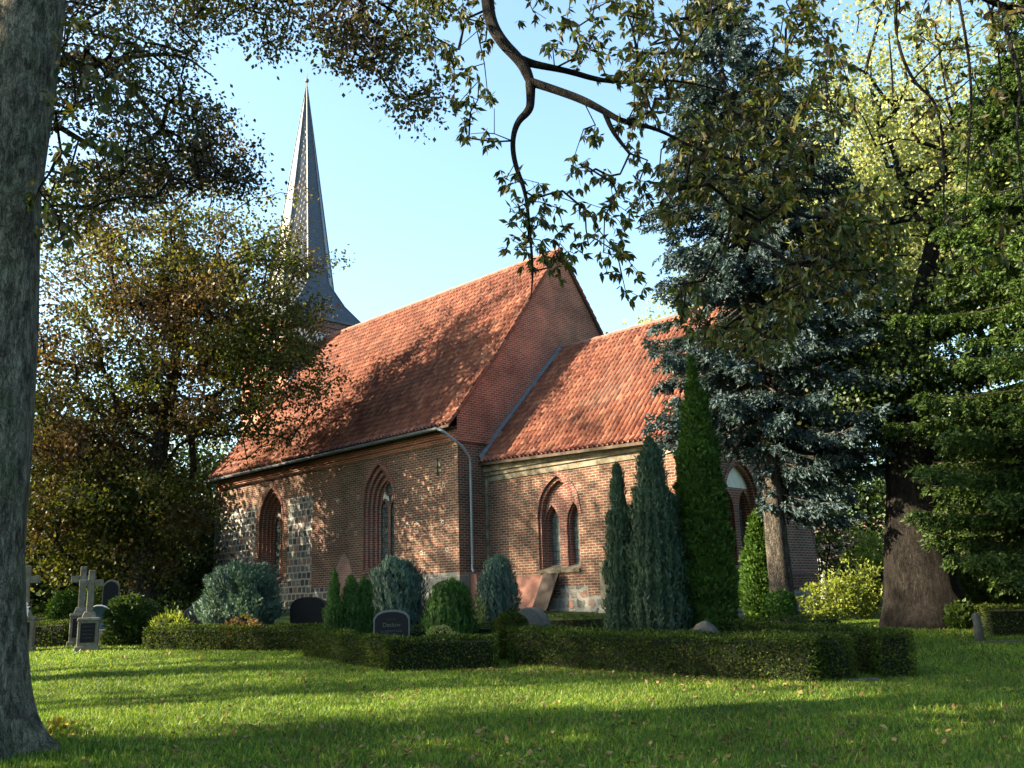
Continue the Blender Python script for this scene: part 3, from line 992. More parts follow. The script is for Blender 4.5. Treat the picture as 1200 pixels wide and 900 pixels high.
# east gable of the chancel
cprof = [(1.0, 4.92), (1.4, 5.32), (2.2, 6.22), (3.4, 7.48), (5.75, 9.95)]
CPN = [p[0] for p in cprof]; CPZ = [p[1] for p in cprof]
croof = lambda n: float(np.interp(CRN - abs(n - CRN), CPN, CPZ))
mpE = lambda u, z, d: (CE - d, u, z + H)
wE = (4.95, 1.0, .80, 2.9, 4.25)
wall(mb, mpE, CN0, CN1, -1.8, lambda u: croof(u) - .35 * 1.0 + .1 * 0 + .0, [wE], [(CN0, CN1, -1.8, .2, 2)], 0, (2.2, 3.4, 5.75, 8.1))
mb.box((CE + .001, CN0 - .06, .14 + H), (CE + .08, CN1 + .06, .24 + H), 1)
mb.box((CE + .001, CN0 - .04, .62 + H), (CE + .06, CN1 + .04, .72 + H), 1)
mb.poly([(0, CN1, -1.5), (CE, CN1, -1.5), (CE, CN1, 5.2), (0, CN1, 5.2)])
mb.build('chancel_wall', [MAT['brick_chancel'], MAT['brick_trim'], MAT['rubble'], MAT['limewash']], church)
window(mpC, wC, 'window', 'chancel')
window(mpE, wE, 'window', 'chancel', label='shaded twin lancet window with white plaster field above')

# --- roofs
def tile_roof(name, pr, e0, e1, axis_n, flip, tw=.205, th=.33, drop=None, usamp=7):
    """pr: (n,z) from eave to ridge; one slope"""
    N = np.array([p[0] for p in pr], float); Z = np.array([p[1] for p in pr], float)
    S = np.concatenate([[0], np.cumsum(np.hypot(np.diff(N), np.diff(Z)))])
    # smooth the bell-cast
    rows = int(round(S[-1] / th)); th_ = S[-1] / rows
    cols = int(round((e1 - e0) / tw)); tw_ = (e1 - e0) / cols
    u = np.linspace(0, cols, cols * usamp + 1)
    sv = []; hv = []; rv = []
    for r in range(rows):
        sv += [r * th_ - .03, (r + 1) * th_ - .03]; hv += [.045, .008]; rv += [r + .02, r + .98]
    sv = np.array(sv); hv = np.array(hv); rv = np.array(rv)
    n_ = np.interp(sv, S, N, left=None); z_ = np.interp(sv, S, Z)
    n_ = np.where(sv < 0, N[0] + sv * (N[1] - N[0]) / S[1], n_); z_ = np.where(sv < 0, Z[0] + sv * (Z[1] - Z[0]) / S[1], z_)
    tn = np.interp(sv + .05, S, N) - np.interp(sv - .05, S, N); tz = np.interp(sv + .05, S, Z) - np.interp(sv - .05, S, Z)
    ln = np.hypot(tn, tz) + 1e-9; nn, nz = -tz / ln, tn / ln
    f = u % 1.0
    pan = np.where(f < .60, -.03 * np.sin(f / .60 * math.pi), .085 * np.sin((f - .60) / .40 * math.pi) ** .8)
    rng = np.random.default_rng(5)
    jit = rng.normal(size=(rows, cols + 1)) * .006
    ci = np.minimum(u.astype(int), cols); ri = np.clip(np.floor(rv).astype(int), 0, rows - 1)
    sagu = .03 * np.sin(u / cols * 9.) * 1.0
    hh = hv[:, None] + pan[None, :] + jit[ri][:, ci] + sagu[None, :] * np.sin(rv / rows * math.pi)[:, None]
    E_ = (e0 + u * tw_)
    X = np.broadcast_to(E_[None], hh.shape) + rng.normal(size=(rows, cols + 1))[ri][:, ci] * .004
    Yn = n_[:, None] + nn[:, None] * hh; Zz = z_[:, None] + nz[:, None] * hh
    if drop is not None: Zz = Zz + drop * (E_ - 0)[None] * (1 - rv / rows)[:, None]
    if flip: Yn = 2 * axis_n - Yn
    V = np.stack([X, Yn, Zz + H], -1).reshape(-1, 3)
    R_, C_ = hh.shape
    i, j = np.meshgrid(np.arange(R_ - 1), np.arange(C_ - 1), indexing='ij'); b = (i * C_ + j).ravel()
    F = np.stack([b, b + 1, b + C_ + 1, b + C_], 1)
    U_ = np.broadcast_to((u - 1e-4)[None], hh.shape)
    uv = np.stack([U_, np.broadcast_to(rv[:, None], hh.shape)], -1).reshape(-1, 2)
    return V, F, uv


def roof(name, pr, e0, e1, axis_n, drop=None):
    A = tile_roof(name, pr, e0, e1, axis_n, False, drop=drop)
    B = tile_roof(name, pr, e0, e1, axis_n, True, drop=drop, usamp=4)
    V, F = cat([(A[0], A[1]), (B[0], B[1])]); uv = np.concatenate([A[2], B[2]])
    ro = npmesh(name, V, F, MAT['tile'], church, uv=uv, smooth_=False)
    # boards underneath
    mb = MB(); pp = pr + [(2 * axis_n - n, z) for n, z in pr[:-1][::-1]]
    dz = lambda e, n: (drop or 0) * e * (1 - min(1, abs(n - pr[0][0]) / 3)) if n < axis_n else 0
    for (na, za), (nb, zb) in zip(pp[:-1], pp[1:]):
        q = [(e0 + .03, na, za), (e1 - .03, na, za), (e1 - .03, nb, zb), (e0 + .03, nb, zb)]
        t_ = [(a, b_, c_ + H - .035 + dz(a, b_)) for a, b_, c_ in q]; u_ = [(a, b_, c_ + H - .13 + dz(a, b_)) for a, b_, c_ in q]
        mb.mesh(t_ + u_, [(0, 1, 2, 3), (7, 6, 5, 4), (0, 1, 5, 4), (1, 2, 6, 5), (2, 3, 7, 6), (3, 0, 4, 7)])
    mb.build('roof_boards', [MAT['wood']], ro)
    # ridge tiles
    rt = MB(); e = e0; z = pr[-1][1] + H
    while e < e1 - .05:
        L_ = .36
        e2 = min(e + L_ + .03, e1 + .02)
        ring = [(.13 * math.cos(t), .11 * math.sin(t)) for t in np.linspace(-.35, math.pi + .35, 9)]
        dz_ = random.uniform(-.012, .012); tp = .9
        A_ = [(e, axis_n + a, z + b_ + dz_ + .01) for a, b_ in ring]; B_ = [(e2, axis_n + a * tp, z + b_ * tp + dz_) for a, b_ in ring]
        rt.mesh(A_ + B_, [(i, i + 1, 10 + i - 0, 9 + i) if False else (i, i + 1, 9 + i + 1, 9 + i) for i in range(8)] + [tuple(range(9))])
        e += L_
    rt.build('ridge_tiles', [m_noise('ridge_tile', (.09, .045, .038), (.22, .10, .07), 4, .8, .3)], ro, smooth_=False)
    # verge strip of mortar on the east edge
    for ee in (e1 - .02, e0 + .02):
        vg = MB(); vg.tube([(ee, n, z + H - .03) for n, z in pp], .045, 6)
        vg.build('verge', [MAT['tile']], ro)
    return ro


nave_roof = roof('nave_roof', prof, NL - .25, .13, 5.9)
ch_roof = roof('chancel_roof', cprof, .02, CE + .14, CRN, drop=-.032)

# gutter, brackets, downpipes
mb = MB(); G0 = (-.28, -.63, 6.06 + H); G1 = (NL - .2, -.63, 6.03 + H)
ring = [(.075 * math.cos(t), .075 * math.sin(t)) for t in np.linspace(math.pi, 2 * math.pi, 9)]
for a, b_ in zip(ring[:-1], ring[1:]):
    mb.poly([(G0[0], G0[1] + a[0], G0[2] + a[1]), (G1[0], G1[1] + a[0], G1[2] + a[1]), (G1[0], G1[1] + b_[0], G1[2] + b_[1]), (G0[0], G0[1] + b_[0], G0[2] + b_[1])])
mb.tube([(G0[0], G0[1] - .075, G0[2]), (G1[0], G1[1] - .075, G1[2])], .012, 6)
gut = mb.build('gutter', [MAT['zinc']], church)
mb = MB()
mb.tube([(-.3, -.63, 6.02 + H), (-.12, -.55, 5.92 + H), (.12, .1, 5.42 + H), (.17, .42, 5.05 + H), (.17, .46, 4.8 + H), (.17, .46, 1.35 + H), (.17, .44, 1.15 + H), (.34, .36, 1.0 + H)], .052, 10)
for z in (4.6, 3.0, 1.6): mb.tube([(.17, .46, z + H), (.17, .46, z + .05 + H)], .066, 10)
mb.build('downpipe', [MAT['zinc']], church, smooth_=True)
mb = MB(); mb.box((.0, 1.30, -.6), (.12, 1.385, 4.35 + H)); mb.build('mortar_fillet', [MAT['limewash']], church)
mb = MB(); mb.tube([(NL + .12, -.5, 5.95 + H), (NL + .12, -.12, 5.6 + H), (NL + .12, -.12, -.2 + H)], .055, 8); mb.build('downpipe', [MAT['zinc']], church, smooth_=True)
# lead flashing along chancel roof and gable
mb = MB()
pts = [(.1, n, z + H + .1) for n, z in cprof]
for (a, b_) in zip(pts[:-1], pts[1:]):
    mb.mesh([(.001, a[1], a[2] + .13), (.001, b_[1], b_[2] + .13), (.03, b_[1], b_[2] + .12), (.03, a[1], a[2] + .12), (.17, a[1], a[2] - .0), (.17, b_[1], b_[2] - .0)], [(0, 1, 2, 3), (3, 2, 5, 4)])
mb.build('lead_flashing', [MAT['lead']], church)
# small roof hatches / vent tiles
def on_nave(e, s_):
    S = np.concatenate([[0], np.cumsum(np.hypot(np.diff(PN), np.diff(PZ)))])
    return e, float(np.interp(s_, S, PN)), float(np.interp(s_, S, PZ)) + H
for e, s_ in [(-13.0, 7.9), (-9.2, 8.4), (-14.0, 5.2), (-11.2, 6.7), (-8.4, 4.6), (-5.2, 6.6), (-12.1, 2.6)]:
    x, y, z = on_nave(e, s_)
    mb = MB(); mb.mesh([(x - .1, y - .02, z + .06), (x + .1, y - .02, z + .06), (x + .1, y + .13, z + .21), (x - .1, y + .13, z + .21), (x - .1, y - .1, z + .02), (x + .1, y - .1, z + .02)], [(0, 1, 2, 3), (0, 1, 5, 4), (0, 3, 4), (1, 2, 5)])
    mb.build('vent_tile', [MAT['lead']], nave_roof)

# --- tower
TE0, TE1, TN0, TN1 = -22.04, NL - .02, 3.58, 8.22
TC = ((TE0 + TE1) / 2, (TN0 + TN1) / 2)
mb = MB()
z1 = 15.4 + H
mb.box((TE0, TN0, -1.4), (TE1, TN1, 13.75 + H))
mb.box((TE0 - .05, TN0 - .05, 13.75 + H), (TE1 + .05, TN1 + .05, 13.9 + H), 1)
mb.box((TE0, TN0, 13.905 + H), (TE1, TN1, 14.72 + H))
mb.box((TE0 - .06, TN0 - .06, 14.725 + H), (TE1 + .06, TN1 + .06, 14.95 + H), 1)
mb.box((TE0 - .12, TN0 - .12, 14.955 + H), (TE1 + .12, TN1 + .12, z1), 1)
# belfry windows on the south face
tw = mb.build('tower_wall', [MAT['brick_red'], MAT['brick_trim']], church)
for cc in (-20.6, -18.9):
    p = MB(); pts = arch_pts(cc, .42, 10.6, 12.0, 12.7)
    mpT = lambda u, z, d: (u, TN0 + d, z + H)
    fan(p, mpT, pts, -.01); p.tube([mpT(x, z, -.02) for x, z in pts], .05, 6, 1)
    p.build('belfry_opening', [MAT['wood'], MAT['brick_trim']], tw)
# pierced frieze: white recess with crossed bricks
def frieze(side):
    mb = MB()
    L_ = TE1 - TE0
    if side == 'E': f = lambda u, z, d: (TE1 + d, TN0 + u, z + H); L_ = TN1 - TN0
    else: f = lambda u, z, d: (TE0 + u, TN0 - d, z + H)
    mb.poly([f(.25, 14.0, .004), f(L_ - .25, 14.0, .004), f(L_ - .25, 14.62, .004), f(.25, 14.62, .004)], 0)
    k = 13; w = (L_ - .5) / k
    for i in range(k):
        a = .25 + i * w
        for (p, q) in (((a, 14.0), (a + w, 14.62)), ((a + w, 14.0), (a, 14.62))):
            (x0, z0), (x1, z1_) = p, q
            t_ = .035
            dd = .02 if p[0] == a else .026
            mb.poly([f(x0 - t_, z0, dd), f(x0 + t_, z0, dd), f(x1 + t_, z1_, dd), f(x1 - t_, z1_, dd)], 1)
    mb.build('frieze', [MAT['plaster'], MAT['brick_trim']], tw)
frieze('E'); frieze('S')
# lead apron where nave roof meets tower
mb = MB(); mb.tube([(TE1 + .12, 3.5, 11.15 + H + .1), (TE1 + .12, 4.6, 12.6 + H + .1)], .13, 6); mb.build('lead_apron', [MAT['lead']], tw)

# --- spire
mb = MB()
hs = 2.52; zb = 15.42 + H; zk = 17.75 + H; Ro = 1.66 / math.cos(math.pi / 8); zt = 30.6 + H
oct_ = lambda R_, z: [(TC[0] + R_ * math.cos(rad(22.5 + 45 * k)), TC[1] + R_ * math.sin(rad(22.5 + 45 * k)), z) for k in range(8)]
# square with curved flare in two rings
ringsz = []
def sqoct(t_, z):
    """blend square (t=0) to octagon (t=1)"""
    o = oct_(Ro, 0); out = []
    for k in range(8):
        a = rad(22.5 + 45 * k)
        sx = math.copysign(1, math.cos(a)) ; sy = math.copysign(1, math.sin(a))
        sq = (TC[0] + sx * hs, TC[1] + sy * hs)
        out.append((sq[0] * (1 - t_) + o[k][0] * t_, sq[1] * (1 - t_) + o[k][1] * t_, z))
    return out
lv = [sqoct(0, zb - .12), sqoct(0, zb), sqoct(.55, zb + (zk - zb) * .45), sqoct(1, zk)]
for A, B in zip(lv[:-1], lv[1:]):
    for k in range(8):
        j = (k + 1) % 8
        mb.poly([A[k], A[j], B[j], B[k]])
for za, zb_ in ((0, .33), (.33, .66), (.66, 1.)):
    A = oct_(Ro * (1 - za) + .03 * za, zk + (zt - zk) * za); B = oct_(Ro * (1 - zb_) + .03 * zb_, zk + (zt - zk) * zb_)
    for k in range(8): mb.poly([A[k], A[(k + 1) % 8], B[(k + 1) % 8], B[k]])
mb.poly(lv[0])
spire = mb.build('spire', [MAT['slate']], church)
rib = MB()
A = oct_(Ro + .01, zk); B = oct_(.05, zt)
for k in range(8): rib.tube([lv[1][k], lv[2][k], A[k], B[k]], [.04, .04, .045, .02], 5)
rib.build('hip_flashing', [MAT['lead']], spire)
fin = MB()
fin.tube([(*TC, zt - .3), (*TC, zt + .35), (*TC, zt + .9)], [.06, .035, .02], 6)
fin.mesh(*(lambda R_, c: ([(c[0] + R_ * math.cos(a) * math.cos(b_), c[1] + R_ * math.sin(a) * math.cos(b_), c[2] + R_ * math.sin(b_)) for b_ in np.linspace(-1.5, 1.5, 7) for a in np.linspace(0, 2 * math.pi, 9)[:-1]],
         [(i * 8 + k, i * 8 + (k + 1) % 8, (i + 1) * 8 + (k + 1) % 8, (i + 1) * 8 + k) for i in range(6) for k in range(8)]))(.14, (TC[0], TC[1], zt + .42)))
fin.build('finial', [MAT['lead']], spire)
dm = MB()  # small hatch on the east flare
dx = TC[0] + hs - .62
dm.box((dx - .35, TC[1] - .22 + .5, 16.15 + H), (dx + .06, TC[1] + .22 + .5, 16.7 + H), 0)
dm.mesh([(dx - .4, TC[1] + .22, 16.7 + H), (dx + .12, TC[1] + .22, 16.7 + H), (dx + .12, TC[1] + .78, 16.7 + H), (dx - .4, TC[1] + .78, 16.7 + H), (dx - .3, TC[1] + .5, 17.0 + H), (dx + .12, TC[1] + .5, 17.0 + H)], [(0, 1, 5, 4), (2, 3, 4, 5), (1, 2, 5), (0, 4, 3)])
dm.build('roof_hatch', [MAT['lead']], spire)

# ------------------------------------------------------------------ stone slabs and gravestones
def placed(fn, name, label, cat_, p, rz=0, group=None):
    t = thing(name, label, cat_, tuple(p), rz, group); fn(t); return t


def slab(name, label, e0, e1, z0, z1, n_foot, lean, mat_, th=.09, shear=0):
    """leaning slab against the chancel wall"""
    p = chw(e0, n_foot, 0)
    p[2] = EYE + z0 - .05
    t = thing(name, label, 'stone slab', tuple(p), YAW)
    mb = MB(); w = e1 - e0; h = z1 - z0 + .05
    V = []
    for y_ in (0, th):
        V += [(0, y_, 0), (w, y_, 0), (w + shear, y_ + lean, h), (shear, y_ + lean, h)]
    mb.mesh(V, [(0, 1, 2, 3), (7, 6, 5, 4), (0, 1, 5, 4), (1, 2, 6, 5), (2, 3, 7, 6), (3, 0, 4, 7)])
    if 'red' in mat_.name:
        for q in (.3,): pass
    mb.build('slab', [mat_], t, bevel=.012)
    return t


slab('stone_slab', 'broad red sandstone slab leaning on chancel wall behind blue bush', .75, 3.05, -.2, .80, .98, .3, MAT['red_stone'])
slab('stone_slab', 'dark brown slanted slab leaning beside the broad red one', 2.62, 3.28, -.28, .83, .80, .34, MAT['brown_stone'], shear=.28)
slab('stone_slab', 'narrow red sandstone slab standing at the foot of the downpipe', .06, .52, -.22, .95, .38, .02, MAT['red_stone'], shear=-.12)


def headstone_outline(w, h, style):
    hw = w / 2
    if style == 'arch':      # shallow arched top
        q = .27 * min(h, w * 1.0); z0 = h - q
        pts = [(-hw, 0), (hw, 0), (hw, z0), (hw * .985, z0 + q * .2)]
        pts += [(hw * .93 * math.cos(t), z0 + q * .25 + q * .75 * math.sin(t) ** .9) for t in np.linspace(.25, math.pi - .25, 13)]
        return pts + [(-hw * .985, z0 + q * .2), (-hw, z0)]
    if style == 'segment':
        return [(-hw, 0), (hw, 0)] + [(hw * math.cos(t), h * math.sin(t) ** .8) for t in np.linspace(.12, math.pi - .12, 17)]
    if style == 'quarter':   # rising to one side
        return [(-hw, 0), (hw, 0), (hw, h * .95)] + [(hw - w * t, h * (.95 + .07 * math.sin(t * 3) - .16 * t ** 2)) for t in np.linspace(.15, 1, 8)]
    if style == 'tall':
        return [(-hw, 0), (hw, 0), (hw, h * .9), (hw * .55, h * .97), (0, h), (-hw * .55, h * .97), (-hw, h * .9)]


def stroke_rows(mb, w, rows, y, m=0, seed=0, x0=0):
    """engraved letter strokes in rows"""
    r = random.Random(seed)
    for (z, ww, hh) in rows:
        x = -ww / 2 + x0
        while x < ww / 2 + x0:
            lw = hh * r.uniform(.35, .6)
            kind = r.random()
            mb.box((x, y - .003, z), (x + hh * .12, y, z + hh * r.choice([1, .7, .7])), m)
            if kind < .6: mb.box((x + hh * .125, y - .003, z + hh * .55), (x + lw, y, z + hh * .67), m)
            if kind > .3: mb.box((x + hh * .125, y - .003, z), (x + lw, y, z + hh * .12), m)
            x += lw + hh * .28


def headstone(label, p, w, h, style, face, edge, rz=0, th=.16, rows=(), text=None, cross=False, group=None, back=0.):
    t = thing('gravestone', label, 'gravestone', (p[0], p[1], p[2] - .05), rz, group)
    o = headstone_outline(w, h + .05, style)
    mb = MB(); mb.extrude(o, -th / 2, th / 2, 0)
    st = mb.build('stone', [edge], t, bevel=.01)
    oi = headstone_outline(w * .95, (h + .05) * .97, style)
    f = MB(); f.extrude(oi, -th / 2 - .008, -th / 2 - .001); f.build('polished_face', [face], t)
    y = -th / 2 - .009
    if rows or cross:
        k = MB()
        if rows: stroke_rows(k, w, rows, y, 0, int(w * 1000))
        if cross:
            k.box((-w * .22 - .012, y - .004, h * .2), (-w * .22 + .012, y, h * .82)); k.box((-w * .22 - .1, y - .0095, h * .55), (-w * .22 + .1, y - .0045, h * .585))
        k.build('engraving', [MAT['gold']], t)
    if text:
        for s_, z_, sz in text:
            cu = bpy.data.curves.new('lettering', 'FONT'); cu.body = s_; cu.size = sz; cu.align_x = 'CENTER'; cu.extrude = .002
            tmp = bpy.data.objects.new('tmp', cu); COL.objects.link(tmp)
            me = bpy.data.meshes.new_from_object(tmp.evaluated_get(bpy.context.evaluated_depsgraph_get()))
            bpy.data.objects.remove(tmp)
            me.materials.clear()
            to = link_mesh('lettering', me, MAT['gold'], t)
            to.location = (0, y - .003, z_); to.rotation_euler = (math.pi / 2, 0, 0)
    return t


def on_ground(p, sink=0): return np.array([p[0], p[1], float(gz(p[0], p[1])) - sink])


GB = MAT['granite_black']


def hpx(px, ytop, Y):
    p = at(px, ytop, Y); return float(p[2] - gz(p[0], p[1]))


# sizes from pixels: w = px*depth/1100
headstone('wide black arched gravestone behind the left hedge, before the fieldstone strip', on_ground(at(362, 700, 24.3)), .90, hpx(362, 700, 24.3), 'arch', GB, GB, rad(-8))
headstone('black arched gravestone with pale edge and worn lettering above the hedge', on_ground(at(459, 715, 18.9)), .68, hpx(459, 715, 18.9), 'arch', GB, MAT['granite_rough'], rad(6), th=.2,
          rows=[(.635, .42, .05), (.55, .22, .045), (.865, .16, .02)], text=[('Detlow', .735, .115)])
headstone('small reddish black gravestone with an engraved cross beside the silver bush', on_ground(at(231, 715, 25.5)), .62, hpx(231, 707, 25.5), 'quarter', m_noise('reddish_granite', (.03, .02, .02), (.07, .05, .045), 18, .4, 0), MAT['granite_rough'], rad(12), cross=True, rows=[(.18, .4, .03)])
headstone('tall narrow black gravestone right of the stone crosses', on_ground(at(130, 700, 27.5)), .42, hpx(130, 679, 27.5), 'tall', GB, MAT['cross_stone'], rad(14), th=.18, cross=False)
headstone('large black gravestone half hidden behind the low green conifer bush', on_ground(at(528, 700, 27.0)), 1.0, hpx(528, 680, 27.0), 'arch', GB, GB, rad(-14))
headstone('grey half-round gravestone between the round blue bush and the chancel', on_ground(at(622, 730, 22.0)), .94, hpx(622, 712, 22.0), 'segment', m_noise('dull_granite', (.03, .035, .04), (.07, .075, .08), 14, .5, .1), MAT['granite_grey'], rad(-16), th=.42)
headstone('small pale gravestone far off beside the big old trunk', on_ground(at(1040, 722, 34.)), .36, .5, 'arch', MAT['granite_grey'], MAT['granite_grey'], 0, th=.14)
# plain boulder
def boulder(label, p, w, h, d, seed):
    rng = np.random.default_rng(seed)
    u = np.linspace(0, 2 * math.pi, 22, endpoint=False); v = np.linspace(-.3, math.pi / 2, 9)
    V = []
    for b_ in v:
        for a in u:
            q = np.array([math.cos(a) * math.cos(b_), math.sin(a) * math.cos(b_), math.sin(b_)])
            k = 1 + .09 * float(lump(q * 2.2, 1.3, seed))
            V.append(q * k * np.array([w / 2 * .95, d / 2, 0]) + np.array([0, 0, h * np.sign(q[2]) * abs(q[2]) ** .72 * (.6 + .4 * k)]))
    F = [(i * 22 + k, i * 22 + (k + 1) % 22, (i + 1) * 22 + (k + 1) % 22, (i + 1) * 22 + k) for i in range(8) for k in range(22)]
    o = npmesh('boulder', np.array(V), np.array(F), MAT['boulder'], smooth_=True)
    o.location = tuple(p); return tag(o, label, 'boulder')


boulder('rounded brownish grey boulder behind the hedge below the columnar thuja', on_ground(at(826, 736, 17.2), -.0), .68, hpx(826, 727, 17.2), .5, 4)


def cross_monument(label, p, s, rz, group='stone crosses on pedestals'):
    """p ground point; s total height"""
    t = thing('stone_cross', label, 'cross monument', (p[0], p[1], p[2] - .05), rz, group)
    k = s / 2.15
    mb = MB()
    mb.box((-.30 * k, -.25 * k, 0), (.30 * k, .25 * k, .16 * k), 0)
    mb.box((-.255 * k, -.21 * k, .162 * k), (.255 * k, .21 * k, .82 * k), 0)
    mb.box((-.285 * k, -.24 * k, .822 * k), (.285 * k, .24 * k, .90 * k), 0, .02)
    mb.build('pedestal', [MAT['cross_stone']], t, bevel=.012)
    pl = MB(); pl.box((-.18 * k, -.222 * k, .26 * k), (.18 * k, -.2105 * k, .76 * k)); po = pl.build('plaque', [GB], t)
    st = MB(); stroke_rows(st, .3, [(z * k, .24 * k, .025) for z in (.66, .56, .46, .37)], -.2225 * k, 0, int(s * 77)); st.build('engraving', [MAT['gold']], po)
    c = MB()
    c.box((-.18 * k, -.14 * k, .902 * k), (.18 * k, .14 * k, 1.06 * k), 0, .05)
    c.box((-.085 * k, -.075 * k, 1.062 * k), (.085 * k, .075 * k, 2.15 * k), 0, .006)
    c.box((-.30 * k, -.073 * k, 1.72 * k), (-.0855 * k, .073 * k, 1.90 * k)); c.box((.0855 * k, -.073 * k, 1.72 * k), (.30 * k, .073 * k, 1.90 * k))
    c.build('cross', [MAT['cross_stone']], t, bevel=.01)
    return t


cross_monument('stone cross on a pedestal, the rear one of the close pair', on_ground(at(92, 757, 24.5)), hpx(92, 662, 24.5), rad(24))
cross_monument('stone cross on a pedestal with black plaque, front one of the close pair', on_ground(at(102, 762, 23.1)), hpx(102, 666, 23.1), rad(20))
cross_monument('stone cross half hidden by the foreground trunk', on_ground(at(25, 760, 23.6)), hpx(25, 661, 23.6), rad(18))
# white figurine on the left monument
fg = MB()
fg.tube([(0, 0, 0), (0, 0, .05), (.01, 0, .14), (0, 0, .22), (0, 0, .26)], [.07, .05, .055, .035, .02], 8)
fg.tube([(0, 0, .25), (0, 0, .29), (0, 0, .33)], [.02, .04, .015], 8)
fg.tube([(.03, 0, .2), (.09, -.01, .24)], [.018, .01], 5); fg.tube([(-.03, 0, .2), (-.08, -.01, .12)], [.018, .01], 5)
pp_ = at(30, 715, 23.4)
o = fg.build('figurine', [MAT['white_paint']], None, True, loc=(pp_[0], 23.6 - .18, float(gz(-12, 23.6)) - .05 + .9 * hpx(25, 661, 23.6) / 2.15)); tag(o, 'small white figurine on the pedestal by the trunk', 'figurine')
# blue basin standing on edge
bl = thing('metal_basin', 'round blue basin tipped up beside the front stone cross', 'basin', tuple(on_ground(at(120, 740, 24.2), -.75)))
mb = MB(); R_ = .33
prof_b = [(0.0, .0), (.2, .01), (.29, .06), (.33, .14), (.345, .15), (.33, .165), (.28, .08), (.19, .03), (0.02, .025)]
V = []; F = []
for r, z in prof_b:
    for k in range(24):
        a = 2 * math.pi * k / 24; V.append((r * math.cos(a), r * math.sin(a), z))
for i in range(len(prof_b) - 1):
    for k in range(24): F.append((i * 24 + k, i * 24 + (k + 1) % 24, (i + 1) * 24 + (k + 1) % 24, (i + 1) * 24 + k))
tilt = Matrix.Rotation(rad(118), 4, 'X')
mb.mesh([tuple(tilt @ Vector(v)) for v in V], F, 0)
mb.build('bowl', [MAT['blue_enamel']], bl, True)
mb = MB(); mb.tube([tuple(tilt @ Vector((.34 * math.cos(a), .34 * math.sin(a), .155))) for a in np.linspace(0, 2 * math.pi, 25)], .016, 6); mb.build('rim', [MAT['white_paint']], bl, True)
mb = MB(); mb.box((-.2, .05, -.8), (.2, .25, -.28)); mb.build('stone_block', [MAT['kerb']], bl, bevel=.01)

# ------------------------------------------------------------------ hedges
def hedge(label, pts, w, h, seed, mat_=None, group='clipped box hedges round the graves', dens=1500, L=.046, ragged=.04, extra=()):
    """pts: polyline of ground points (centre line)"""
    rng = np.random.default_rng(seed)
    base = np.array([pts[0][0], pts[0][1], 0.]); base[2] = float(gz(base[0], base[1]))
    t = thing('box_hedge', label, 'hedge', tuple(base), 0, group)
    mb = MB(); C_, N_ = [], []
    w0_ = w
    for a, b_, w in [(p, q, w0_) for p, q in zip(pts[:-1], pts[1:])] + list(extra):
        a = np.array(a[:2], float); b_ = np.array(b_[:2], float); d = b_ - a; ln = np.linalg.norm(d); d /= ln; s_ = np.array([-d[1], d[0]])
        a = a - d * w * .0; hw = w / 2
        seg = max(2, int(ln / .6))
        xs = np.linspace(0, ln, seg + 1)
        V = []; F = []
        for x in xs:
            for sd_, zz in ((-1, -.1), (-1, h - .10), (1, h - .10), (1, -.1)):
                q = a + d * min(max(x, .09), ln - .09) + s_ * sd_ * (hw - .10); V.append((q[0] - base[0], q[1] - base[1], float(gz(q[0], q[1])) + zz - base[2]))
        for i in range(seg):
            for k in range(3): F.append((i * 4 + k, i * 4 + k + 1, (i + 1) * 4 + k + 1, (i + 1) * 4 + k))
        F += [(0, 1, 2, 3), tuple(seg * 4 + k for k in (3, 2, 1, 0))]
        mb.mesh(V, F)
        for (area, kind) in ((ln * h, 'l'), (ln * h, 'r'), (ln * w, 't'), (w * h, 's'), (w * h, 'e')):
            n = int(area * dens)
            u = rng.uniform(0, 1, n); v = rng.uniform(0, 1, n); dep = rng.uniform(0, .07, n)
            if kind in 'lr':
                sg = -1 if kind == 'l' else 1
                xy = a + np.outer(u * ln, d) + np.outer(np.full(n, sg * hw) - sg * dep, s_); z = v * h; nm = np.array([s_[0] * sg, s_[1] * sg, 0.15])
            elif kind == 't':
                xy = a + np.outer(u * ln, d) + np.outer((v - .5) * w, s_); z = h - dep; nm = np.array([0, 0, 1.])
            else:
                sg = 0 if kind == 's' else 1
                xy = a + np.outer(sg * ln + (dep if sg == 0 else -dep), d) + np.outer((u - .5) * w, s_); z = v * h; nm = np.array([d[0] * (1 if sg else -1), d[1] * (1 if sg else -1), .15])
            P = np.stack([xy[:, 0], xy[:, 1], gz(xy[:, 0], xy[:, 1]) + z], 1)
            P += nm * (ragged * lump(P, 2.4, seed) + .03 * lump(P, 1.1, seed + 1.))[:, None]
            C_.append(P - base); N_.append(np.broadcast_to(nm, P.shape))
    mb.build('inner_twigs', [MAT['hedge_core']], t)
    C_ = np.concatenate(C_); N_ = np.concatenate(N_)
    D = N_ * .8 + rng.normal(size=C_.shape) * .75 + np.array([0, 0, .3]); s = rng.uniform(.7, 1.3, len(C_))
    V, F = leaves(C_, D, L * s, L * .62 * s, rng=rng)
    npmesh('foliage', V, F, mat_ or MAT['l_box'], t)
    return t


def back(p, q, w):
    """shift a front-edge line away from the camera by w/2 to get the centre line"""
    p = np.array(p[:2]); q = np.array(q[:2]); d = (q - p) / np.linalg.norm(q - p); n = np.array([-d[1], d[0]])
    if n[1] < 0: n = -n
    return p + n * w / 2, q + n * w / 2


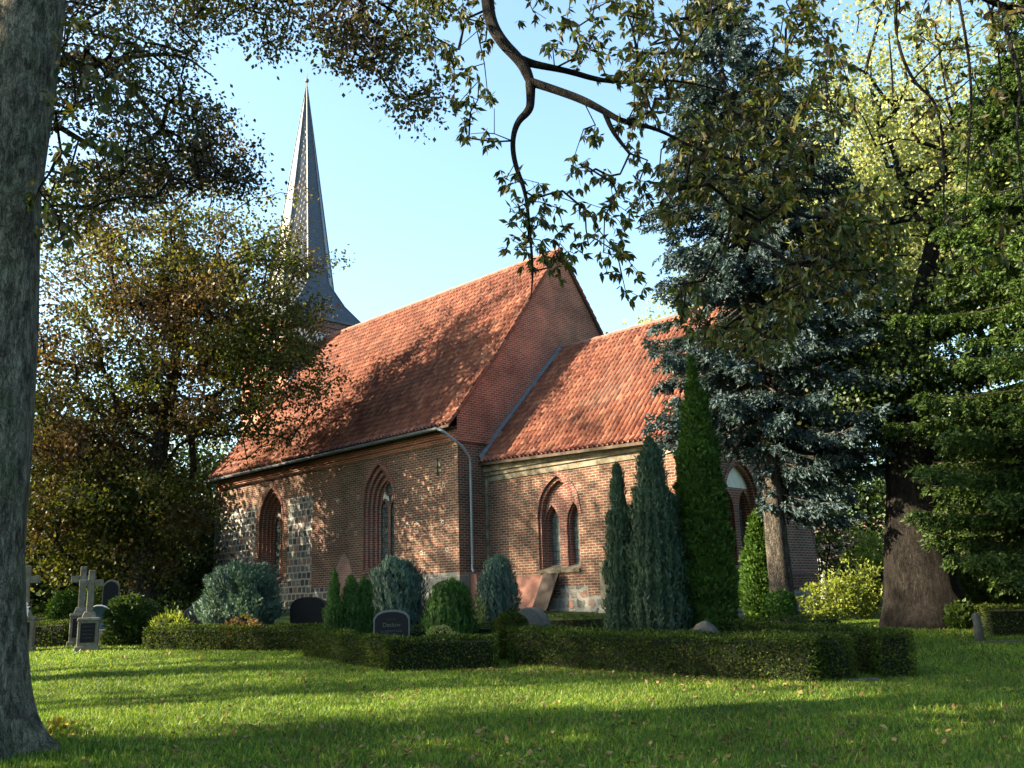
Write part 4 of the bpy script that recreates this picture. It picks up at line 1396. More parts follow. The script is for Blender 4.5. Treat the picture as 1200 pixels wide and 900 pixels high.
a, b_ = back(gpx(165, 763), gpx(385, 763), .6); hedge('long low hedge before the silver bush at left', [a, b_], .6, .53, 1)
a, b_ = back(gpx(352, 769), gpx(452, 787), .55); hedge('lit slanting hedge below the three small green conifers', [a, b_], .5, .55, 2)
c_, d_ = back(gpx(450, 788), gpx(584, 784), .5); hedge('dark short hedge below the lettered black gravestone', [c_, d_], .5, .57, 3)
a, b_ = back(gpx(596, 779), gpx(955, 802), .62); hedge('long front hedge ending in the square clipped end at right', [a, b_], .68, .64, 4, extra=[([4.12, 15.04], [5.06, 15.06], .62)])
p4 = gpx(1055, 794); hedge('clipped hedge behind the square end, running back toward the spruce', [p4 + np.array([-.05, .35, 0]), p4 + np.array([-3.3, 4.6, 0])], .55, .68, 5, extra=[([5.53, 15.36], [6.1, 15.34], .62)])
hedge('low inner hedge behind the half-round gravestone', [at(500, 740, 24.5), at(715, 738, 24.0)], .45, .42, 6, dens=700)
hedge('low inner hedge right of the spruce trunk foot', [at(730, 742, 20.4), at(985, 738, 20.4)], .4, .52, 8, dens=700)
hedge('dark hedge beside the foreground trunk, behind the crosses', [at(0, 750, 24.6), at(82, 750, 24.6)], .6, .62, 9, dens=700)
hedge('far dark hedge behind the crosses', [at(20, 740, 28.5), at(150, 735, 28.5)], .6, .55, 10, dens=600)
hedge('dark clipped hedge at the right edge past the big trunk', [at(1153, 745, 20.6), at(1260, 745, 20.4)], .8, .60, 12, dens=800)
hedge('inner hedge running between the blue bushes', [at(420, 745, 21.5), at(600, 745, 21.2)], .4, .48, 13, dens=700)

# ------------------------------------------------------------------ shrubs
egg = lambda R_: (lambda f: R_ * max(.02, (1 - ((f - .42) / .58) ** 2.6) ** .55 if f > .42 else .80 + .2 * math.sin(f / .42 * math.pi / 2)))
col_ = lambda R_: (lambda f: R_ * (min(1, .75 + f * 2.) * (1 - f ** 3.2) ** .9 + .015))
spn = lambda R_: (lambda f: R_ * (min(1, .7 + f * 2.) * max(0, 1 - f ** 2.3) ** .9 + .01))


def gbase(px, Y, dz=0):
    p = gp(px, Y); p[2] += dz; return p


dense_bush('silver_bush', 'large rounded silver-blue conifer bush before the fieldstone wall', gbase(281, 24.2), hpx(281, 662, 24.2), egg(.92), MAT['l_bluebush'], 15000, .13, .05, upness=.55, lumpa=.38, lumps=3.4, lumpk=1, seed=2, spike=.12)
for i_, (px, hh, rr, lab) in enumerate([(391, 1.42, .17, 'leftmost and thinnest of three small green cone conifers'), (411, 1.46, .24, 'middle of three small green cone conifers'), (426, 1.36, .2, 'right of three small green cone conifers')]):
    dense_bush('cone_conifer', lab, gbase(px, 20.9 + .25 * i_), hpx(px, 674, 20.9 + .25 * i_), spn(rr * 1.3), MAT['l_green'], 8200, .075, .028, 'conifer bush', .85, lumpk=i_, lumpa=.3, lumps=4, group='three small green cone conifers', seed=20 + i_, spike=.4)
dense_bush('silver_bush', 'upright blue-green bush below the large nave window', gbase(464, 22.5), hpx(464, 656, 22.5), egg(.66), MAT['l_bluebush'], 13000, .13, .04, upness=.85, lumpa=.22, lumps=3, lumpk=4, seed=5, spike=.25)
dense_bush('cone_conifer', 'low fresh green conifer bush before the big black gravestone', gbase(528, 20.6), hpx(528, 684, 20.6), egg(.5), MAT['l_green'], 12000, .10, .034, 'conifer bush', .85, lumpa=.2, lumps=4, lumpk=2, seed=6, spike=.3)
dense_bush('silver_bush', 'egg-shaped blue bush at the corner of the chancel', gbase(584, 22.8), hpx(584, 656, 22.8), egg(.5), MAT['l_bluebush'], 12000, .11, .035, upness=.9, lumpa=.12, lumps=3, lumpk=6, seed=7, spike=.22)
dense_bush('juniper_column', 'tall blue-green columnar juniper left of the bright thuja', gbase(775, 17.9), hpx(775, 516, 17.9), col_(.52), MAT['l_juniper'], 64000, .10, .028, 'columnar conifer', .88, lumpa=.28, lumps=3, lumpk=1, seed=8, spike=.3)
dense_bush('juniper_column', 'thinner columnar juniper at the left of the tall one', gbase(733, 18.3), hpx(733, 547, 18.3), spn(.34), MAT['l_juniper'], 34000, .10, .028, 'columnar conifer', .88, lumpa=.34, lumps=3.4, lumpk=7, seed=9, spike=.35)
dense_bush('thuja_column', 'tall bright green columnar thuja before the chancel corner', gbase(833, 18.3), hpx(833, 441, 18.3), lambda f: .54 * (min(1, .8 + f) * (1 - f ** 3.0) ** .95 + .01), MAT['l_thuja'], 60000, .10, .05, 'columnar conifer', .6, lumpa=.22, lumps=3.4, lumpk=3, seed=10)
dense_bush('thuja_column', 'dark conifer hiding the east wall left of the spruce trunk', gbase(899, 25.5), hpx(899, 596, 25.5), spn(.6), MAT['l_thuja'], 24000, .13, .06, 'columnar conifer', .5, lumpa=.2, lumps=3, lumpk=8, seed=11)
dense_bush('shrub', 'low leafy green clump at the foot of the spruce trunk', gbase(917, 22.4, .35), .55, egg(.32), MAT['l_green'], 2500, .09, .05, 'shrub', .6, seed=12)
dense_bush('shrub', 'yellowish trimmed clump between the two front hedges', gbase(590, 18.7), .82, egg(.2), MAT['l_box'], 3500, .05, .03, 'shrub', .5, seed=13)
dense_bush('shrub', 'mossy rounded clump left of the half-round gravestone', gbase(598, 20.4), .78, egg(.42), MAT['l_box'], 6000, .05, .03, 'shrub', .4, seed=14)
dense_bush('shrub', 'dark loose bush between the crosses and the left hedge', gbase(148, 24.4), 1.15, egg(.55), MAT['l_dark'], 4500, .12, .06, 'shrub', .3, lumpa=.55, lumps=3.2, seed=15)
dense_bush('shrub', 'small round topiary ball behind the left hedge', gbase(174, 27.0), .95, egg(.42), MAT['l_box'], 4000, .05, .03, 'shrub', .4, seed=16)
dense_bush('shrub', 'pale leafy plants on a grave at the left end of the hedge', gbase(199, 24.0), .72, egg(.5), MAT['l_yellow'], 900, .16, .035, 'shrub', .6, seed=17)
dense_bush('shrub', 'bright yellow-green shrub behind the pair of crosses', gbase(112, 29.0), 1.35, egg(.55), MAT['l_yellow'], 4200, .10, .06, 'shrub', .4, seed=18)
dense_bush('shrub', 'mid-green shrub left of the pair of crosses', gbase(75, 28.0), 1.2, egg(.5), MAT['l_thuja'], 4000, .10, .06, 'shrub', .4, seed=19)
dense_bush('shrub', 'dry reddish plants at the foot of the large silver bush', gbase(283, 22.7), .72, egg(.55), MAT['l_red'], 900, .09, .05, 'shrub', .4, seed=29, core=False)
dense_bush('shrub', 'flowering plants on the grave below the green conifer bush', gbase(516, 18.4), .70, egg(.34), MAT['l_lime'], 900, .07, .04, 'shrub', .4, seed=31)
dense_bush('shrub', 'thin yellowing plant at the foot of the egg-shaped blue bush', gbase(562, 21.9), .95, egg(.14), MAT['l_lime'], 260, .14, .04, 'shrub', .7, seed=32, core=False)
# background shrubs, right
bsh = [('pale green bush right of the big old trunk', 1150, 29, 2.9, 2.0, 'l_lime', 13000), ('dark green bush before the pale bush at right', 1160, 25.5, 1.5, 1.3, 'l_dark', 8000), ('small dark plant clump right of the big trunk', 1128, 22.0, .55, .35, 'l_dark', 1200),
       ('reddish shrub beside the thin sapling', 1036, 36, 1.35, .5, 'l_red', 1800), ('pale bush at the far right edge', 1215, 31, 2.6, 1.8, 'l_lime', 9000)]
for k, (lab, px, Y, hh, rr, mt, n) in enumerate(bsh):
    dense_bush('shrub', lab, gbase(px, Y), hh, egg(rr), MAT[mt], n, .13, .08, 'shrub', .35, lumpa=.35, lumps=1.6, lumpk=k * 2., seed=40 + k, core=(mt != 'l_yellow'))

# ------------------------------------------------------------------ trees
for k, (lab, px, Y, hh, rr, nt_) in enumerate([('loose yellow-green bush in the sun behind the spruce, larger one', 1008, 27.6, 1.75, .95, 70), ('lower yellow-green bush at the left of the larger sunny one', 972, 27.2, 1.1, .65, 34)]):
    p = gp(px, Y)
    broadleaf('shrub', lab, p, p + np.array([0, 0, hh * .5]), .03, [((p[0], p[1], p[2] + hh * .5), (rr, rr * .8, hh * .5), nt_)], MAT['l_yellow'], MAT['bark_mid'], .005, .11, .055, 34, .13, 'sunny bushes behind the spruce', 'shrub', .3, seed=140 + k, hang=-.1)
# 1. foreground horse chestnut at the left
ch = thing('horse_chestnut', 'massive grey trunk at the left edge with overhanging chestnut branches', 'tree', (0, 0, 0))
tb = gpx(-8, 885)
Yt = 11.2
ch.location = tuple(tb)
def T_(px, py, Y=Yt): return at(px, py, Y)
trk = [T_(-22, 905), T_(-22, 840), T_(-22, 760), T_(-20, 650), T_(-14, 500), T_(-6, 380), T_(2, 240), T_(10, 120), T_(34, 0), T_(46, -120), T_(70, -260), T_(120, -380)]
trr = [.50, .50, .46, .45, .50, .50, .47, .55, .45, .42, .36, .26]
rngc = np.random.default_rng(4)
TV, TF = trunk_tube(trk, trr, 72, .028, lambda u: 1.05 * max(0, 1 - u / .14) ** 1.8, rngc, 16)
# gnarls
for (px, py, R0, A0) in [(18, 235, .26, .16), (26, 490, .22, .10), (20, 660, .2, .07), (45, 60, .25, .08), (5, 560, .18, .08), (30, 810, .25, .08)]:
    cpt = T_(px, py, Yt - .42); dd = np.linalg.norm(TV - cpt, axis=1)
    axis = np.array([np.interp(TV[:, 2], [p[2] for p in trk], [p[k] for p in trk]) for k in range(2)]).T
    outv = unit(np.concatenate([TV[:, :2] - axis, np.zeros((len(TV), 1))], 1))
    TV = TV + outv * (A0 * np.exp(-(dd / R0) ** 2))[:, None]
npmesh('trunk', TV - tb, TF, MAT['bark_near'], ch, smooth_=True)


def limb(pts, rr, sides=10):
    return trunk_tube([at(*p) for p in pts], rr, sides, .05, None, rngc, 5)


Yl = 9.6
parts = [
    limb([(46, -120, 11.2), (160, -300, 10.9), (330, -330, 10.4), (470, -210, 10), (545, -90, 9.7), (570, -20, 9.6), (573, 22, 9.6), (587, 48, 9.6), (609, 70, 9.6), (617, 84, 9.6), (622, 97, 9.6)],
         [.2, .17, .15, .12, .10, .08, .07, .068, .064, .06, .048], 14),
    limb([(609, 70, 9.6), (624, 75, 9.65), (650, 80, 9.7), (672, 85, 9.8), (697, 93, 9.9), (727, 97, 10), (790, 92, 10.2), (860, 110, 10.4)], [.055, .043, .038, .034, .030, .022, .014, .008]),
    limb([(620, 95, 9.6), (653, 106, 9.5), (683, 117, 9.4), (708, 130, 9.3), (730, 143, 9.2), (770, 150, 9.3), (820, 178, 9.4), (880, 190, 9.6)], [.05, .046, .042, .036, .030, .020, .012, .007]),
    limb([(622, 97, 9.6), (622, 118, 9.6), (620, 130, 9.6), (606, 143, 9.6), (600, 165, 9.6), (603, 192, 9.6), (616, 225, 9.6), (620, 262, 9.6), (625, 318, 9.6), (622, 350, 9.6)], [.06, .05, .045, .035, .03, .027, .022, .018, .012, .006]),
    limb([(708, 130, 9.3), (718, 155, 9.3), (738, 180, 9.3)], [.03, .025, .018]),
]
LVm, LFm = cat(parts)
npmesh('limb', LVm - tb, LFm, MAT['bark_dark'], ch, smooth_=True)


def palmate(C, Dn, size, rng):
    """horse-chestnut leaves: drooping fans of five to seven leaflets"""
    n = len(C); out = []
    Dn = unit(Dn); S = unit(np.cross(Dn, rng.normal(size=(n, 3)))); 
    for k, a in enumerate((-1.9, -1.15, -.55, 0, .55, 1.15, 1.9)):
        keep = rng.uniform(0, 1, n) < .82
        d = Dn * math.cos(a) + S * math.sin(a) + rng.normal(size=(n, 3)) * .25 + np.array([0, 0, -.75])
        L_ = size * (1 - .12 * abs(a)) * rng.uniform(.75, 1.15, n)
        out.append(leaves(C[keep], d[keep], L_[keep], L_[keep] * .36, rng=rng))
    return cat(out)


def px_targets(n, poly, ylo, yhi, rng, hole=None, s=.02, k=0):
    """points whose columns/rows fall in the region, spread in depth"""
    xs = [p[0] for p in poly]; ys = [p[1] for p in poly]; out = []
    while len(out) < n:
        x = rng.uniform(min(xs), max(xs)); y = rng.uniform(min(ys), max(ys))
        ins = False; j = len(poly) - 1
        for i in range(len(poly)):
            if (poly[i][1] > y) != (poly[j][1] > y) and x < (poly[j][0] - poly[i][0]) * (y - poly[i][1]) / (poly[j][1] - poly[i][1]) + poly[i][0]: ins = not ins
            j = i
        if not ins: continue
        if hole is not None and math.sin(x * s + k) * math.sin(y * s * 1.3 + k * 2) + .5 * math.sin(x * s * 2.7 + y * s * 2.1) < hole: continue
        out.append(at(x, y, rng.uniform(ylo, yhi)))
    return np.array(out)


def canopy(parent, base, seeds_px, targets, leaf_fn, leaf_mat, bark, tip_r, rng, step=.35, names=('twigs', 'foliage'), droop=0., rmax=.05, uppen=-.15, power=.42):
    seeds = np.array([at(*p) for p in seeds_px])
    P, par, tips = grow(seeds, np.full(len(seeds), -1), targets, step, droop, rng, .09, uppen)
    SV, SF = skeleton_mesh(P, par, tips, tip_r, power, rmax, sides=4)
    npmesh(names[0], SV - base, SF, bark, parent)
    V, F = leaf_fn(P[tips], unit(P[tips] - P[par[tips]]), rng)
    npmesh(names[1], V - base, F, leaf_mat, parent)


def chest_leaf(size, per, spread):
    def f(T, D, rng):
        T = np.repeat(T, per, 0); D = np.repeat(D, per, 0)
        C = T + rng.normal(size=T.shape) * spread
        return palmate(C, D * .6 + rng.normal(size=C.shape) * .55 + np.array([0, 0, -.5]), size, rng)
    return f


rng = np.random.default_rng(21)
seedsA = [(609, 70, 9.6), (650, 80, 9.7), (697, 93, 9.9), (727, 97, 10), (790, 92, 10.2), (860, 110, 10.4), (683, 117, 9.4), (730, 143, 9.2), (775, 175, 9.1), (830, 215, 9.0), (880, 280, 9.0), (738, 180, 9.3),
          (603, 192, 9.6), (616, 225, 9.6), (620, 262, 9.6), (625, 318, 9.6), (573, 10, 9.6), (600, 165, 9.6)]
tg = np.concatenate([
    px_targets(640, [(735, -30), (960, -40), (1000, 120), (1010, 260), (960, 330), (830, 300), (740, 220)], 8.6, 11.4, rng, -.35),
    px_targets(300, [(780, 250), (1040, 200), (1060, 330), (900, 420), (800, 400)], 9.0, 11.0, rng, -.1),
    px_targets(70, [(600, -30), (760, -30), (760, 120), (640, 60)], 9.0, 10.5, rng),
    px_targets(60, [(690, 130), (760, 150), (760, 380), (690, 300), (660, 200)], 8.9, 10.2, rng),
    px_targets(46, [(590, 200), (660, 210), (670, 320), (600, 310)], 9.2, 10.0, rng),
    px_targets(60, [(480, -20), (570, -20), (590, 170), (545, 175), (500, 80)], 9.2, 10.2, rng),
])
canopy(ch, tb, seedsA, tg, chest_leaf(.135, 2, .06), MAT['l_chestnut'], MAT['bark_dark'], .0036, rng, .3, ('twigs', 'foliage'), 0, .022)
# hanging bare twigs from the limbs, second bunch of leaves close to the trunk
rng = np.random.default_rng(22)
seedsB = [(60, -60, 10.9), (80, 40, 10.6), (60, 200, 10.8), (90, -100, 10.4)]
tg = np.concatenate([px_targets(46, [(70, -30), (150, -30), (160, 130), (120, 260), (60, 260), (60, 120)], 9.6, 11, rng), px_targets(12, [(60, 190), (150, 200), (150, 300), (50, 290)], 9.6, 10.8, rng), np.array([at(45, 222, 10.7), at(40, 238, 10.6)])])
canopy(ch, tb, seedsB, tg, chest_leaf(.17, 2, .06), MAT['l_chestnut'], MAT['bark_dark'], .005, rng, .3)

rng = np.random.default_rng(33)
tg = np.concatenate([blob_points(260, (-11.2, 8.4, 11.2), (4.6, 4.0, 5.4), rng, .5, -.8), blob_points(120, (-11.4, 8.2, 5.8), (3.4, 3.0, 2.6), rng, .5, -.6)])
seedsC = np.array([at(34, 0, Yt), at(46, -120, Yt), at(70, -260, Yt), at(120, -380, Yt)])
P, par, tips = grow(seedsC, np.full(4, -1), tg, .6, 0, rng)
SV, SF = skeleton_mesh(P, par, tips, .010, .46, .14, sides=5)
npmesh('twigs', SV - tb, SF, MAT['bark_dark'], ch)
V, F = chest_leaf(.19, 6, .3)(P[tips], unit(P[tips] - P[par[tips]]), rng)
npmesh('foliage', V - tb, F, MAT['l_chestnut'], ch)

# 2. second chestnut, its boughs entering at the top right
c2 = thing('horse_chestnut', 'chestnut boughs with sparse leaves entering at the top right corner', 'tree', (0, 0, 0))
b2 = on_ground((8.6, 9.4, 0)); c2.location = tuple(b2)
P0 = [b2 + np.array([0, 0, -.2]), b2 + np.array([0, 0, 2.]), b2 + np.array([-.1, 0, 4.5]), b2 + np.array([-.3, .1, 7.]), b2 + np.array([-.6, .2, 9.5])]
TV, TF = trunk_tube(P0, [.42, .38, .35, .3, .2], 20, .04, None, rngc, 5)
end = P0[3]
def limb3(P, rr, sides=9): return trunk_tube(P, rr, sides, .05, None, rngc, 5)
L1 = limb3([end, at(1290, 20, 9.6), at(1200, 12, 9.6), at(1165, 5, 9.5), at(1110, -25, 9.4)], [.12, .08, .05, .035, .02])
L2 = limb3([at(1175, 8, 9.5), at(1181, 45, 9.4), at(1198, 95, 9.3), at(1190, 150, 9.3), at(1199, 230, 9.3)], [.03, .026, .02, .012, .006])
L3 = limb3([at(1120, -20, 9.4), at(1140, 90, 9.4), at(1135, 180, 9.4), at(1130, 260, 9.4)], [.016, .016, .010, .005])
L4 = limb3([at(1100, -30, 9.4), at(1052, -22, 9.4), at(1048, 40, 9.4), at(1068, 95, 9.4), at(1100, 120, 9.4), at(1107, 190, 9.4), at(1105, 260, 9.4), at(1125, 330, 9.4)], [.02, .02, .018, .017, .016, .012, .008, .004])
V, F = cat([(TV, TF), L1, L2, L3, L4])
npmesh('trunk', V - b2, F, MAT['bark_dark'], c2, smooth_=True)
rng = np.random.default_rng(23)
tg = np.concatenate([px_targets(60, [(1020, -30), (1230, -30), (1230, 60), (1100, 60), (1020, 10)], 8.8, 10, rng), px_targets(30, [(1060, 60), (1200, 60), (1210, 330), (1100, 330)], 8.9, 10, rng)])
canopy(c2, b2, [(1165, 5, 9.5), (1185, 60, 9.4), (1192, 130, 9.3), (1196, 230, 9.3), (1140, 90, 9.4), (1135, 180, 9.4), (1068, 95, 9.4), (1105, 190, 9.4), (1050, -20, 9.4)], tg, chest_leaf(.14, 2, .06), MAT['l_chestnut'], MAT['bark_dark'], .0045, rng, .3)

# 3. copper beech whose boughs cross the top left
cb = thing('copper_beech', 'purple-leaved copper beech boughs reaching in at the top left', 'tree', (0, 0, 0))
b3 = on_ground((-13.2, 17.5, 0)); cb.location = tuple(b3)
P0 = [b3 + np.array([0, 0, -.2]), b3 + np.array([.1, 0, 3.]), b3 + np.array([.4, 0, 7.]), b3 + np.array([1.0, -.3, 11.]), b3 + np.array([1.8, -.8, 14.])]
TV, TF = trunk_tube(P0, [.5, .44, .36, .24, .12], 20, .04, None, rngc, 5)
LL = [limb3([P0[2], at(60, 60, 16.5), at(130, 70, 15.8), at(190, 150, 15.2), at(230, 200, 15)], [.16, .10, .06, .03, .012]),
      limb3([P0[3], at(60, -60, 16), at(200, -60, 15), at(330, -30, 14), at(430, -10, 13.2)], [.16, .12, .09, .06, .03]),
      limb3([at(130, 70, 15.8), at(210, 60, 15.4), at(250, 90, 15)], [.05, .03, .012]),
      limb3([P0[2], at(40, 130, 17), at(120, 180, 17), at(200, 205, 17)], [.12, .08, .04, .012])]
V, F = cat([(TV, TF)] + LL)
npmesh('trunk', V - b3, F, MAT['bark_dark'], cb, smooth_=True)
rng = np.random.default_rng(24)
tg = np.concatenate([
    px_targets(900, [(-60, -80), (240, -60), (240, 40), (258, 110), (268, 170), (250, 220), (60, 270), (-60, 270)], 13.8, 17.5, rng, -.75),
    px_targets(170, [(200, -60), (345, -60), (350, 10), (335, 75), (290, 60), (230, 20)], 13.2, 15.5, rng, -.5),
    px_targets(230, [(345, -60), (520, -60), (530, 60), (515, 110), (490, 145), (440, 110), (370, 60)], 12.4, 14.5, rng, -.45),
    px_targets(30, [(240, 190), (300, 170), (310, 215), (290, 240)], 15, 17, rng),
])
bl_ = lambda T, D, rng: leafy(T, 30, .17, .080, .055, .45, rng, .8)
canopy(cb, b3, [(60, 60, 16.5), (130, 70, 15.8), (190, 150, 15.2), (230, 200, 15), (200, -60, 15), (330, -30, 14), (430, -10, 13.2), (210, 60, 15.4), (250, 90, 15), (60, -60, 16), (120, 180, 17), (200, 205, 17)], tg, bl_, MAT['l_beech'], MAT['bark_dark'], .007, rng, .35, rmax=.04)

# 4. bronze-green tree beside the church
tb4 = gp(163, 36.)
broadleaf('bronze_tree', 'large bronze and yellow-green tree in front of the tower and west gable', tb4, tb4 + np.array([.8, 0, 12.]), .5,
          [((tb4[0] + .6, 36, 13.5), (6.5, 4.8, 7.2), 740), ((tb4[0] + 4.5, 34.6, 12.2), (2.9, 2.6, 4.8), 200), ((tb4[0] - 2.8, 36, 8.0), (4.4, 3.8, 4.6), 300), ((tb4[0] - 1.2, 35.5, 5.2), (4.0, 3.4, 2.6), 260)],
          MAT['l_bronze'], MAT['bark_mid'], .015, .15, .11, 70, .35, seed=41, gap=-.45, s=1.1, shell=.55)

# 5. blue spruce
sb = gpx(921, 736)
def prof_sp(z, a):
    base_ = np.interp(z, [3.6, 5., 7, 9.5, 12, 14.5, 17.5, 19], [2.0, 3.0, 3.4, 3.2, 2.9, 2.2, .9, .1])
    right = max(0, math.cos(a)); 
    if z < 5.2: return base_ * (.16 + .95 * right)
    return base_ * (.80 + .28 * right + .1 * abs(math.sin(a)))
conifer('blue_spruce', 'tall blue spruce with bare lower trunk and drooping silvery branches', sb, 18.6, .30, prof_sp, 3.0, MAT['l_spruce'], MAT['bark_spruce'], .24, 8, .12, .045, .5, seed=6, dens=1.8, lean=(-.35, .2))

# 6. green conifer at the right edge
cb6 = gp(1345, 19.8)
conifer('green_fir', 'dark green fir with sunlit upper left side at the right edge', cb6, 16.2, .38,
        lambda z, a: float(np.interp(z, [1.2, 2.2, 4, 6.3, 8.1, 9.9, 11.7, 13.5, 16.2], [2.2, 3.9, 4.2, 4.1, 3.6, 3.0, 2.2, 1.3, .1])), 1.5, MAT['l_conifer'], MAT['bark_mid'], .22, 8, .10, .04, .34, seed=9, dens=2.4)

# 7. the big old lime trunk
tb7 = gpx(1086, 733)
big = thing('old_lime_tree', 'huge dark old tree trunk with pale leafy crown behind the spruce', 'tree', tuple(tb7))
D7 = tb7[1]
pp7 = [np.array([tb7[0], D7, tb7[2] - .3]), np.array([tb7[0], D7, tb7[2] + .5]), at(1080, 690, D7), at(1078, 640, D7), at(1078, 590, D7), at(1070, 540, D7), at(1065, 470, D7), at(1075, 380, D7), at(1100, 250, D7)]
TV, TF = trunk_tube(pp7, [.92, .88, .80, .76, .72, .62, .42, .28, .14], 40, .05, lambda u: .55 * max(0, 1 - u / .16) ** 1.5, rngc, 7)
for (px, py, R0, A0) in [(1044, 652, .35, .28), (1100, 690, .4, .15), (1068, 600, .4, .14), (1128, 715, .3, .2)]:
    cpt = at(px, py, D7 - .6); dd = np.linalg.norm(TV - cpt, axis=1); ov = unit(np.stack([TV[:, 0] - tb7[0], TV[:, 1] - D7, TV[:, 0] * 0], 1)); TV = TV + ov * (A0 * np.exp(-(dd / R0) ** 2))[:, None]
rng = np.random.default_rng(27)
tgs = np.concatenate([blob_points(420, (tb7[0] + 2.0, D7 + 1.2, 12.0), (4.4, 4.2, 6.0), rng, .45, -.4, 3, .7), blob_points(130, (tb7[0] - .4, D7 + 1.5, 7.2), (2.8, 2.0, 2.6), rng, .5, -.4, 4, .7)])
P, par, tips = grow(np.array(pp7[4:]), np.array([-1, 0, 1, 2, 3]), tgs, .7, 0, rng)
SV, SF = skeleton_mesh(P, par, tips, .018, .46, .35, n0=5)
V, F = cat([(TV, TF), (SV, SF)])
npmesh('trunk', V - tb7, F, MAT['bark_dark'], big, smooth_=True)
LV, LF = leafy(P[tips], 75, .42, .11, .08, .3, rng)
npmesh('crown', LV - tb7, LF, MAT['l_lime'], big)
low_t = np.concatenate([blob_points(130, (tb7[0] - .1, D7 - .4, 6.6), (2.6, 2.0, 2.6), rng, .7, -.6, 9, .9), blob_points(60, (tb7[0] + 1.6, D7 - .5, 4.9), (1.6, 1.4, 1.5), rng, .7, -.8, 5, .9)])
P, par, tips = grow(np.array(pp7[3:]), np.full(len(pp7) - 3, -1), low_t, .6, 0, rng)
SV, SF = skeleton_mesh(P, par, tips, .012, .46, .1, n0=len(pp7) - 3)
npmesh('low_branches', SV - tb7, SF, MAT['bark_dark'], big)
LV, LF = leafy(P[tips], 70, .38, .11, .075, .5, rng)
npmesh('low_foliage', LV - tb7, LF, MAT['l_dark'], big)
# 8. more pale trees behind
b8 = gp(905, 44.)
broadleaf('pale_tree', 'pale yellow-green tree showing behind the blue spruce above the chancel roof', b8, b8 + np.array([0, 0, 13]), .4, [((b8[0] + .5, 44, 13.), (6.0, 4, 6.2), 330)], MAT['l_lime'], MAT['bark_mid'], .016, .18, .13, 80, .5, 'pale trees behind the church', seed=51, shell=.5)
b9 = gp(1120, 40.)
broadleaf('pale_tree', 'tall pale yellow-green tree at the upper right, glowing in the sun', b9, b9 + np.array([0, 0, 16]), .45, [((b9[0] - .3, 40, 17.4), (6.0, 4, 7.8), 760)], MAT['l_lime'], MAT['bark_mid'], .008, .14, .10, 120, .44, 'pale trees behind the church', seed=52, shell=.5)

# thin sapling and birch
s1 = gp(1044, 34.)
broadleaf('sapling', 'thin sapling with bright leaves beside the big old trunk', s1, s1 + np.array([-.2, 0, 2.6]), .05, [((s1[0] - .35, 34, s1[2] + 2.3), (.75, .6, 1.1), 40)], MAT['l_yellow'], MAT['bark_mid'], .006, .13, .08, 26, .16, seed=61)
s2 = gp(963, 30.)
broadleaf('birch_sapling', 'slim birch with whitish stem between spruce and sunny bushes', s2, s2 + np.array([.05, 0, 2.8]), .04, [((s2[0] + .2, 30.3, s2[2] + 2.9), (.9, .7, .9), 36)], MAT['l_dark'], MAT['kerb'], .006, .11, .07, 26, .18, seed=62)

# ------------------------------------------------------------------ background trees, house
far = [(-14.5, 48, 8, 4.5, 'l_dark', 'low dark tree just left of the church corner'), (-20, 42, 7, 4, 'l_dark', 'low dense dark tree close behind the crosses'), (-27, 39, 8, 4.2, 'l_dark', 'low dark tree behind the left monument'), (24, 46, 9, 4.5, 'l_dark', 'low dark tree behind the old trunk'),
       (-18, 47, 11, 5.5, 'l_dark', 'dark tree behind the crosses, nearest the bronze tree trunk'), (-25, 46, 13, 6, 'l_dark', 'dark tree behind the foreground trunk'), (-33, 50, 15, 7, 'l_bronze', 'brownish tree beyond the left edge'),
       (-11.6, 46.5, 4.2, 2.0, 'l_yellow', 'yellow-lit small tree at the west corner of the nave'),
       (20.5, 55, 10, 5, 'l_dark', 'dark distant tree seen between spruce and old trunk'), (29, 52, 12, 6, 'l_lime', 'pale distant tree right of the old trunk'), (38, 50, 13, 6, 'l_dark', 'dark distant tree beyond the fir'), (14, 58, 11, 5, 'l_bronze', 'bronze distant tree behind the chancel end'),
       (-22, 70, 16, 8, 'l_dark', 'distant dark tree on the left skyline'), (32, 75, 14, 9, 'l_dark', 'distant dark tree on the right skyline'), (-40, 66, 15, 9, 'l_dark', 'far left distant dark tree')]
for k, (x, y, hh, rr, mt, lab) in enumerate(far):
    p = on_ground((x, y, 0))
    low = hh * .5
    broadleaf('distant_tree', lab, p, p + np.array([0, 0, hh * .6]), .28, [((x, y, p[2] + hh * .5), (rr, rr * .7, hh * .5), 170 if hh > 6 else 60)], MAT[mt], MAT['bark_dark'], .02, .28, .19, 46, .75 if hh > 6 else .35, 'trees beyond the churchyard', seed=70 + k, step=1., gap=-2)

rng = np.random.default_rng(5)
n = 90000
x = rng.uniform(-75, 85, n); y = rng.uniform(74, 92, n); top = 7 + 2.2 * np.sin(x * .21) + 1.5 * np.sin(x * .53 + 1) + 1.2 * np.sin(x * 1.3)
P = np.stack([x, y, gz(x, y) + top * rng.uniform(0, 1, n) ** .8 + rng.normal(size=n) * .3], 1)
V, F = leaves(P, rng.normal(size=(n, 3)), .75, .5, rng=rng)
tag(npmesh('distant_wood', V, F, MAT['l_dark']), 'dark belt of woodland beyond the churchyard', 'wood', kind='stuff')
hx = at(1040, 700, 62)
hs_ = thing('house', 'grey house with brownish tiled roof glimpsed beside the old trunk', 'house', (hx[0], 62, float(gz(hx[0], 62))), rad(-12))
mb = MB(); mb.box((-4, -3, -.2), (4, 3, 2.7)); mb.mesh([(-4, -3, 2.7), (-4, 3, 2.7), (-4, 0, 5.0), (4, -3, 2.7), (4, 3, 2.7), (4, 0, 5.0)], [(0, 1, 2), (3, 5, 4)]); mb.build('wall', [MAT['house_wall']], hs_)
